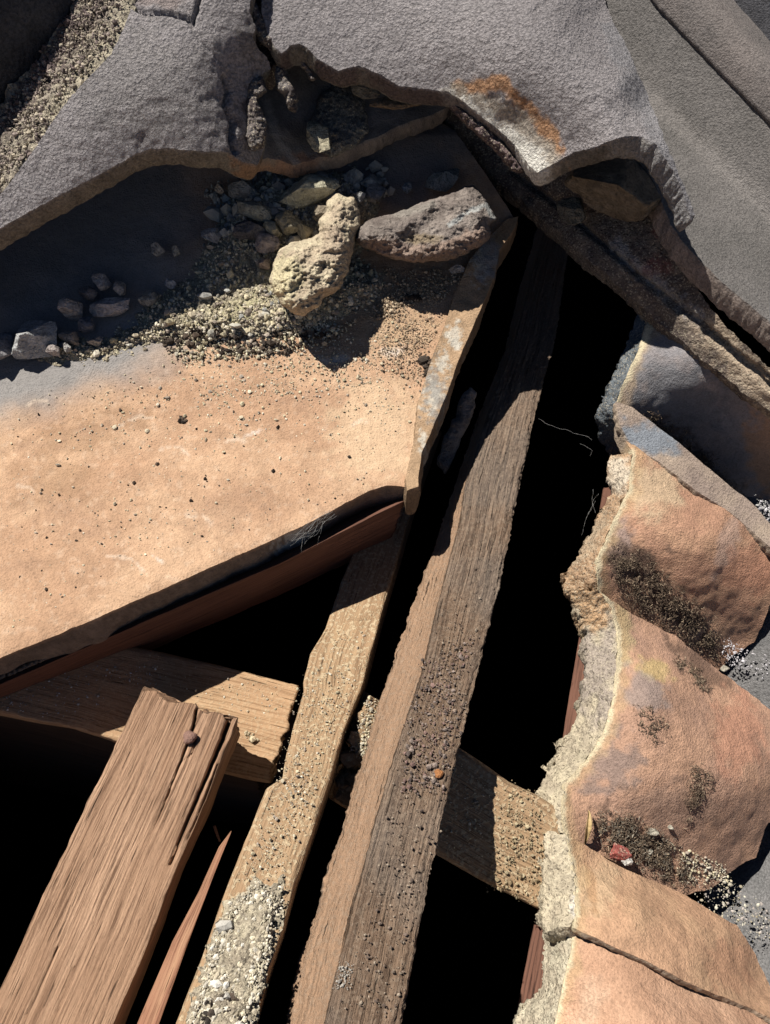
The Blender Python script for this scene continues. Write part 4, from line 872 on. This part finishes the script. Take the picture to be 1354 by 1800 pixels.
# gravel bed
PAL = [(.64, .57, .40), (.72, .64, .46), (.55, .48, .36), (.42, .36, .30), (.74, .68, .56)]
PALB = [(.42, .42, .40), (.5, .48, .42), (.3, .3, .3), (.55, .52, .45)]
DARK = [(.07, .055, .045), (.12, .09, .07), (.05, .04, .035)]
dg = lambda x, y: tile_d(x, y, .001)
bo = np.array(bed, float)
def d_bed(x, y):
    q = dist_poly(bo, x, y); return tile_d(x, y, -.0008+.009*sstep(0, 55, q)+.0015*fbm(np.stack([x*.06, y*.06, x*0], -1), 1, 3))
def c_bed(px, py, P, layer):
    c = const((.56, .51, .36), c2=(.32, .28, .22), f=90)(px, py, P, 0)
    c = streak(c, px, py, P, (.08, .06, .05), [(300, 600), (350, 590), (400, 600), (505, 585), (580, 575)], 20, .8, 120, 1.3)
    return blot(c, px, py, P, (.62, .57, .36), 440, 545, 110, 34, -15, .8, 90, .6)
gb = slab('gravel_bed', bed, d_bed, .001, M_mortar, c_bed, res=3, jag=10, jagf=.04, amp=.0014, freq=160, seed=15, layers=2, side_amp=0, round_=0)
tag(gb, 'bed of buff mortar gravel spread under the stones on the flat tile', 'gravel', None, 'stuff')
grit('mortar_gravel', [(bed, 15000, .00046, .75, PAL), (bed, 260, .0026, .35, PAL+PALB), ([(300, 600), (480, 520), (640, 560), (600, 600), (420, 640), (300, 640)], 2600, .0008, .45, PAL), ([(280, 590), (360, 560), (420, 590), (530, 570), (600, 590), (500, 625), (380, 625), (290, 620)], 700, .0011, .5, DARK),
    ([(640, 470), (830, 470), (800, 520), (700, 560), (600, 570)], 2600, .0006, .45, [(.45, .35, .25), (.3, .23, .17), (.55, .45, .33)]),
    ([(340, 330), (480, 290), (680, 290), (700, 350), (600, 380), (380, 420)], 500, .0020, .5, PALB)], lambda x, y: np.where(inside(bed, x, y), d_bed(x, y), dg(x, y)), M_grit, 'buff and dark mortar crumbs scattered round the stones on the flat tile', 21)
grit('tile_grit', [([(0, 700), (250, 640), (720, 560), (760, 640), (720, 830), (300, 1000), (0, 1130)], 900, .0005, .5, PAL+[(.75, .68, .52)]), ([(200, 650), (700, 590), (740, 680), (690, 780), (300, 800), (100, 780)], 700, .0006, .55, PAL+[(.78, .7, .55)]),
    ([(280, 620), (520, 590), (720, 560), (740, 640), (600, 700), (350, 720)], 1400, .0005, .5, PAL), ([(0, 700), (720, 600), (720, 850), (0, 1100)], 90, .0007, .5, DARK), ([(640, 500), (800, 480), (770, 600), (740, 680), (640, 640)], 3000, .0005, .45, [(.5, .38, .26), (.6, .46, .32), (.36, .26, .19)]),
    ([(740, 625), (765, 630), (768, 655), (745, 660)], 90, .0012, .4, DARK), ([(310, 730), (328, 728), (332, 742), (315, 744)], 26, .0012, .4, DARK), ([(700, 518), (740, 515), (742, 530), (705, 532)], 60, .0014, .4, DARK)],
     lambda x, y: d_flat(x, y), M_grit, 'fine pale grit and dark specks sprinkled over the flat terracotta tile', 22)
# dust heap on the dusty board
mid_d = TPS([(x, y, d) for x, y, d in ml[:10]]+[(x, y, d) for x, y, d in mr[:10]])
heap = [(372, 1650), (398, 1590), (430, 1568), (450, 1535), (474, 1560), (500, 1540), (500, 1600), (480, 1680), (450, 1790), (430, 1900), (300, 1900), (340, 1760), (360, 1690)]
hb = slab('dust_heap', heap, lambda x, y: mid_d(x, y)-.0005-.006*sstep(0, 34, dist_poly(heap, x, y)), .001, M_mortar, const((.56, .50, .38), c2=(.36, .31, .24), f=110), res=3, jag=12, jagf=.05, amp=.0024, freq=210, seed=16, layers=2, side_amp=0, round_=0)
tag(hb, 'heap of pale mortar dust on the lower end of the dusty board', 'dust', None, 'stuff')
grit('board_crumbs', [(heap, 6500, .00042, .65, [(.66, .6, .46), (.75, .7, .6), (.5, .44, .34)]), (heap, 26, .0018, .4, [(.75, .72, .66)]), ([(340, 1760), (430, 1730), (440, 1830), (330, 1830)], 60, .0014, .4, DARK), ([(470, 1400), (520, 1210), (575, 1110), (660, 1105), (635, 1205), (585, 1360), (500, 1540), (410, 1560)], 1500, .00034, .55, PAL)],
     lambda x, y: mid_d(x, y)-np.where(inside(heap, x, y), .005, .0005), M_grit, 'mortar crumbs sprinkled along the dusty board', 23)
cdp = TPS(cu+cl)
grit('plank_crumbs', [([(200, 1200), (264, 1150), (399, 1180), (520, 1212), (470, 1330), (330, 1230)], 260, .0004, .5, PAL), ([(0, 1180), (100, 1140), (330, 1180), (130, 1270), (0, 1250)], 220, .0005, .4, [(.5, .5, .5), (.6, .6, .6)]), ([(430, 1285), (455, 1285), (455, 1305), (435, 1305)], 12, .0016, .3, [(.6, .5, .35)])],
     lambda x, y: cdp(x, y)-.0006, M_grit, 'mortar crumbs on the plank under the split plank', 24)
xdp = TPS(xu+xl)
grit('block_crumbs', [([(885, 1365), (950, 1390), (975, 1600), (850, 1570)], 800, .00042, .6, [(.4, .32, .2), (.28, .21, .13), (.5, .42, .28)]), ([(645, 1222), (672, 1235), (650, 1330), (605, 1340)], 400, .0006, .4, PAL), ([(800, 1330), (890, 1380), (860, 1540), (780, 1490)], 120, .0005, .4, PAL)], lambda x, y: xdp(x, y)-.0005, M_grit, 'crumbs and dirt on the plank under the rafter', 25)
rdp = TPS(R1+R2)
grit('rafter_crumbs', [([(740, 1150), (840, 1110), (820, 1260), (780, 1400), (700, 1400), (700, 1300)], 1100, .0005, .55, [(.26, .17, .15), (.3, .24, .21), (.14, .11, .1)]), ([(770, 1050), (870, 1040), (790, 1400), (700, 1790), (590, 1790), (690, 1380)], 900, .0004, .5, [(.26, .2, .16), (.4, .33, .26), (.16, .12, .1)]),
    ([(590, 1690), (625, 1690), (620, 1740), (585, 1745)], 120, .0004, .4, [(.45, .42, .38)])], lambda x, y: rdp(x, y)-.0012, M_grit, 'grey-brown crumbs clinging to the rafter', 26)
# moss and litter on the right tiles
MOSS = [(.15, .11, .08), (.22, .16, .12), (.09, .065, .05), (.36, .28, .20)]
litter('dead_moss', [([(1070, 945), (1130, 960), (1180, 1010), (1250, 1070), (1285, 1130), (1270, 1175), (1180, 1125), (1100, 1070), (1060, 1010)], 4300, .0026, .00024, MOSS)], lambda x, y: dr2(x, y)-.0008, M_grit, 'dark dead moss filling the valley of the second roll tile down the right side', 31, .004)
litter('dead_moss', [([(1040, 1420), (1110, 1425), (1190, 1475), (1220, 1530), (1205, 1572), (1150, 1545), (1070, 1505), (1035, 1470)], 4300, .0026, .00024, MOSS+[(.3, .27, .22)]), ([(1215, 1335), (1250, 1340), (1265, 1375), (1225, 1440), (1205, 1460), (1200, 1410)], 700, .0024, .00022, MOSS)], lambda x, y: dr3(x, y)-.0008, M_grit, 'dark dead moss below the widest terracotta tile, with a tuft above it', 32, .004)
litter('moss_specks', [([(1110, 1230), (1160, 1240), (1200, 1290), (1150, 1320), (1110, 1280)], 260, .0022, .0003, MOSS), ([(1190, 1140), (1260, 1200), (1250, 1230), (1180, 1170)], 420, .0026, .0003, MOSS)], lambda x, y: dr3(x, y)-.0004, M_grit, 'thin specks of moss sprinkled on the upper half of the widest tile', 33, .001)
litter('shaded_moss', [([(1110, 720), (1170, 720), (1260, 800), (1315, 870), (1290, 895), (1200, 830), (1130, 770)], 1700, .003, .0003, MOSS)], lambda x, y: dr1(x, y)-.0006, M_grit, 'moss in the shaded valley of the uppermost right tile', 34, .003)
grit('valley_grit', [([(1210, 1570), (1290, 1540), (1354, 1590), (1380, 1660), (1320, 1660), (1250, 1610)], 420, .0004, .7, [(.5, .45, .42), (.45, .4, .3), (.65, .62, .52)]), ([(1180, 1480), (1280, 1520), (1290, 1560), (1200, 1560)], 500, .0005, .5, PAL)], lambda x, y: np.minimum(dr3(x, y), dr4(x, y)+.01)-.0008, M_grit, 'pale grit gathered at the lower right between the third and fourth roll tiles', 27)
grit('tile_crumbs', [([(1260, 1110), (1354, 1150), (1380, 1200), (1320, 1190), (1270, 1170)], 260, .0005, .5, [(.6, .58, .62)]), ([(1323, 867), (1370, 880), (1380, 960), (1340, 920)], 260, .0006, .5, [(.6, .58, .62), (.5, .5, .5)])], lambda x, y: np.minimum(dr2(x, y)+.02, .735)-.0008, M_grit, 'white crumbs along the right border beside the second roll tile', 28)
stone('mortar_stone', 1089, 1500, float(dr4([1089], [1500])[0])-.004, 17, 16, 0, M_mortar, (.50, .15, .13), 301, 'small pink-red crumbly lump on the moss above the fourth roll tile', 'stone', rz=11)
stone('mortar_stone', 1102, 1513, float(dr4([1102], [1513])[0])-.006, 8, 9, 0, M_stone, (.80, .78, .74), 302, 'small white chip touching the pink-red lump', 'stone', rz=7)
for i, (x, y, r, lb) in enumerate([(1150, 1462, 8, 'pale pebble on the lower moss, above the pink-red lump'), (1142, 1498, 6, 'tiny white pebble in the middle of the lower moss'), (1180, 1455, 5, 'tiny pebble at the upper right rim of the lower moss'), (1275, 1175, 7, 'rounded pebble at the end of the upper moss valley')]):
    stone('pebble', x, y, float(dr3([x], [y])[0])-.003, r, r*.8, 0, M_stone, (.6, .56, .47), 310+i, lb, 'pebble', sub=2)
# curled leaf
lf = []; lfc = [(1026, 1480), (1030, 1462), (1034, 1442), (1037, 1426)]
V = []; n = 14
for i in range(n):
    t = i/(n-1); wd = .0022*math.sin(math.pi*(.06+.88*t)); c = cam_pt(1031+8*math.sin(t*2)-4, 1482-58*t, float(dr3([1030], [1450])[0])-.004-.005*math.sin(math.pi*t))[None][0]
    for s in (-1, -.5, 0, .5, 1): V.append(c+np.array([wd*s, 0, .0022*s*s]))
V = np.array(V); up = V+np.array([0, 0, .0004]); nn = len(V)
f = [[i*5+k, i*5+k+1, i*5+k+6, i*5+k+5] for i in range(n-1) for k in range(4)]
f2 = [[a+nn, d+nn, c+nn, b+nn] for a, b, c, d in f]
rimf = [[i*5, i*5+5, i*5+5+nn, i*5+nn] for i in range(n-1)]+[[i*5+4, i*5+4+nn, i*5+9+nn, i*5+9] for i in range(n-1)]
tag(mesh_obj('dry_leaf', world(np.concatenate([V, up])), f+f2+rimf, plain('dry_leaf', (.55, .40, .2), .6)), 'curled dry yellow leaf standing at the left end of the lower moss', 'leaf')

# cobweb threads
def threads(name, lines, label, r=.00010):
    VV = []; FF = []; nv = 0
    for ln in lines:
        P = cam_pt(*[np.array(a, float) for a in zip(*ln)]); P = resamp(P, 14); P = P+.003*np.stack([perlin(P*90+k*9) for k in range(3)], -1)
        for i, p in enumerate(P):
            for k in range(3):
                a = k*2.094; VV.append(p+np.array([math.cos(a), math.sin(a), 0])*r)
        for i in range(len(P)-1):
            for k in range(3): FF.append([nv+i*3+k, nv+i*3+(k+1) % 3, nv+(i+1)*3+(k+1) % 3, nv+(i+1)*3+k])
        nv += len(P)*3
    return tag(mesh_obj(name, world(np.array(VV)), FF, M_web), label, 'cobweb')
M_web = plain('spider_silk', (.42, .42, .42), .5)
threads('cobweb', [[(945, 738, .76), (975, 748, .75), (1010, 760, .745), (1040, 775, .74)], [(1020, 780, .74), (1040, 790, .735), (1035, 800, .735)]], 'broken cobweb thread stretching across the black gap right of the rafter')
threads('cobweb', [[(1050, 870, .72), (1040, 885, .72), (1044, 900, .715)], [(1042, 860, .715), (1040, 890, .715), (1030, 915, .712), (1022, 940, .71)], [(1030, 915, .712), (1045, 880, .71)]], 'cobweb threads hanging beside the cut edge of the orange tile')
rs = np.random.RandomState(3)
threads('cobweb', [[(500+rs.uniform(-5, 60), 965+rs.uniform(-10, 8)-k*1.5, .600), (540+rs.uniform(-20, 20), 935+rs.uniform(-10, 10), .596), (590+rs.uniform(-20, 6), 900+rs.uniform(-8, 8), .602)] for k in range(12)], 'white cobweb tuft on the front edge of the flat terracotta tile', r=.00007)
sc = beam('wood_chip', [[(374, 1452, .585), (384, 1478, .58)], [(379, 1450, .585), (388, 1477, .58)], [(379, 1450, .588), (388, 1477, .583)], [(374, 1452, .588), (384, 1478, .583)]], M_split, seed=9, step=.001, chip=0, endjag=.002, warp=0, grain=0)
tag(sc, 'tiny pale wood chip above the point of the long splinter', 'chip')

# ------------------------------------------------------------------ roof beyond the frame and the attic below
def nw(px, py, h): return world(cam_pt(px, py, plane_d(px, py, h)))
Wn = NW; O = world(cam_pt(677, 900, plane_d(677, 900, 0)))
ux = np.array([1., 0, 0]); uy = np.cross(Wn, ux)
def rp(a, b, h): return O+ux*a+uy*b+Wn*h
Va = []; Fa = []
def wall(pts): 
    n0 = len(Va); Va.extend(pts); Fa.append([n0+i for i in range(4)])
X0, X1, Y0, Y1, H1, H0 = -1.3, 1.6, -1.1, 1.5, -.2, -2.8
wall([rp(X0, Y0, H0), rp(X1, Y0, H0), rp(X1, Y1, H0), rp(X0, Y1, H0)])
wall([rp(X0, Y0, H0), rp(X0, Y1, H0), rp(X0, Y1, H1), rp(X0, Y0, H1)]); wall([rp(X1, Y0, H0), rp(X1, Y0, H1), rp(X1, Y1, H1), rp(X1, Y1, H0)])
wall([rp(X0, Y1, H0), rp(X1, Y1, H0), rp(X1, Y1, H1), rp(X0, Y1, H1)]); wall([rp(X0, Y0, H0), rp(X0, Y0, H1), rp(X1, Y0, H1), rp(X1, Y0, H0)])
def ring_field():
    inner = [(-250, 1960, .52), (-270, 1240, .60), (-270, 900, .66), (-600, 780, .68), (-640, -440, .72), (-300, -500, .74), (400, -500, .76), (950, -500, .80), (1420, -480, .80), (1480, 200, .76), (1480, 560, .74), (1540, 900, .84), (1545, 1500, .76), (1470, 1950, .62), (1000, 1990, .58), (600, 2010, .56), (200, 2000, .54)]
    old = [(-260, 1900, -.06), (-260, 1200, -.05), (-280, 800, -.05), (-420, 400, -.05), (-420, -180, 0), (0, -250, -.1), (500, -250, -.15), (1000, -250, -.16), (1440, -250, -.05), (1560, 300, -.06), (1520, 900, -.24), (1520, 1500, -.2), (1500, 1930, -.14), (900, 1990, -.12), (300, 1990, -.10)]
    I = []; n = 240; PD = dens(inner, 20); P = PD[:, :2]; d = PD[:, 2]; B = world(cam_pt(P[:, 0], P[:, 1], d)); c = B.mean(0)
    loc = np.stack([(B-O)@ux, (B-O)@uy, (B-O)@Wn], -1); rows = []; m = (loc[:, :2].min(0)+loc[:, :2].max(0))/2
    K = 70
    dirv = loc[:, :2]-m; un = dirv/np.linalg.norm(dirv, axis=1)[:, None]; un = smooth_poly(un, 30)
    for k in range(K+1):
        t = k/K; xy = loc[:, :2]+un*t*1.2; h = loc[:, 2]-.15*t*t
        h = h+.028*np.abs(np.sin((xy[:, 0]*.8+xy[:, 1]*.6)*math.pi/.19))*sstep(0, .25, t)+.012*sstep(0, .3, t)*(((xy[:, 0]*.6-xy[:, 1]*.8)/.28) % 1)
        rows.append(O+xy[:, :1]*ux+xy[:, 1:]*uy+h[:, None]*Wn)
    V = np.concatenate(rows); m = len(P); V2 = V-Wn*.018; f = []
    for k in range(K):
        for i in range(m): f.append([k*m+i, k*m+(i+1) % m, (k+1)*m+(i+1) % m, (k+1)*m+i])
    N = len(V); f2 = [[a+N for a in q[::-1]] for q in f]
    ri = [[i, i+N, (i+1) % m+N, (i+1) % m] for i in range(m)]+[[K*m+i, K*m+(i+1) % m, K*m+(i+1) % m+N, K*m+i+N] for i in range(m)]
    VV = np.concatenate([V, V2]); C = np.tile(np.array([.48, .30, .21]), (len(VV), 1))*(1+.2*fbm(VV, 9, 3)[:, None])
    return mesh_obj('tile_field', VV, np.array(f+f2+ri), M_terra_r, col=C)
tf = ring_field(); tag(tf, 'plain terracotta tiling of the roof all round the broken corner', 'roof')
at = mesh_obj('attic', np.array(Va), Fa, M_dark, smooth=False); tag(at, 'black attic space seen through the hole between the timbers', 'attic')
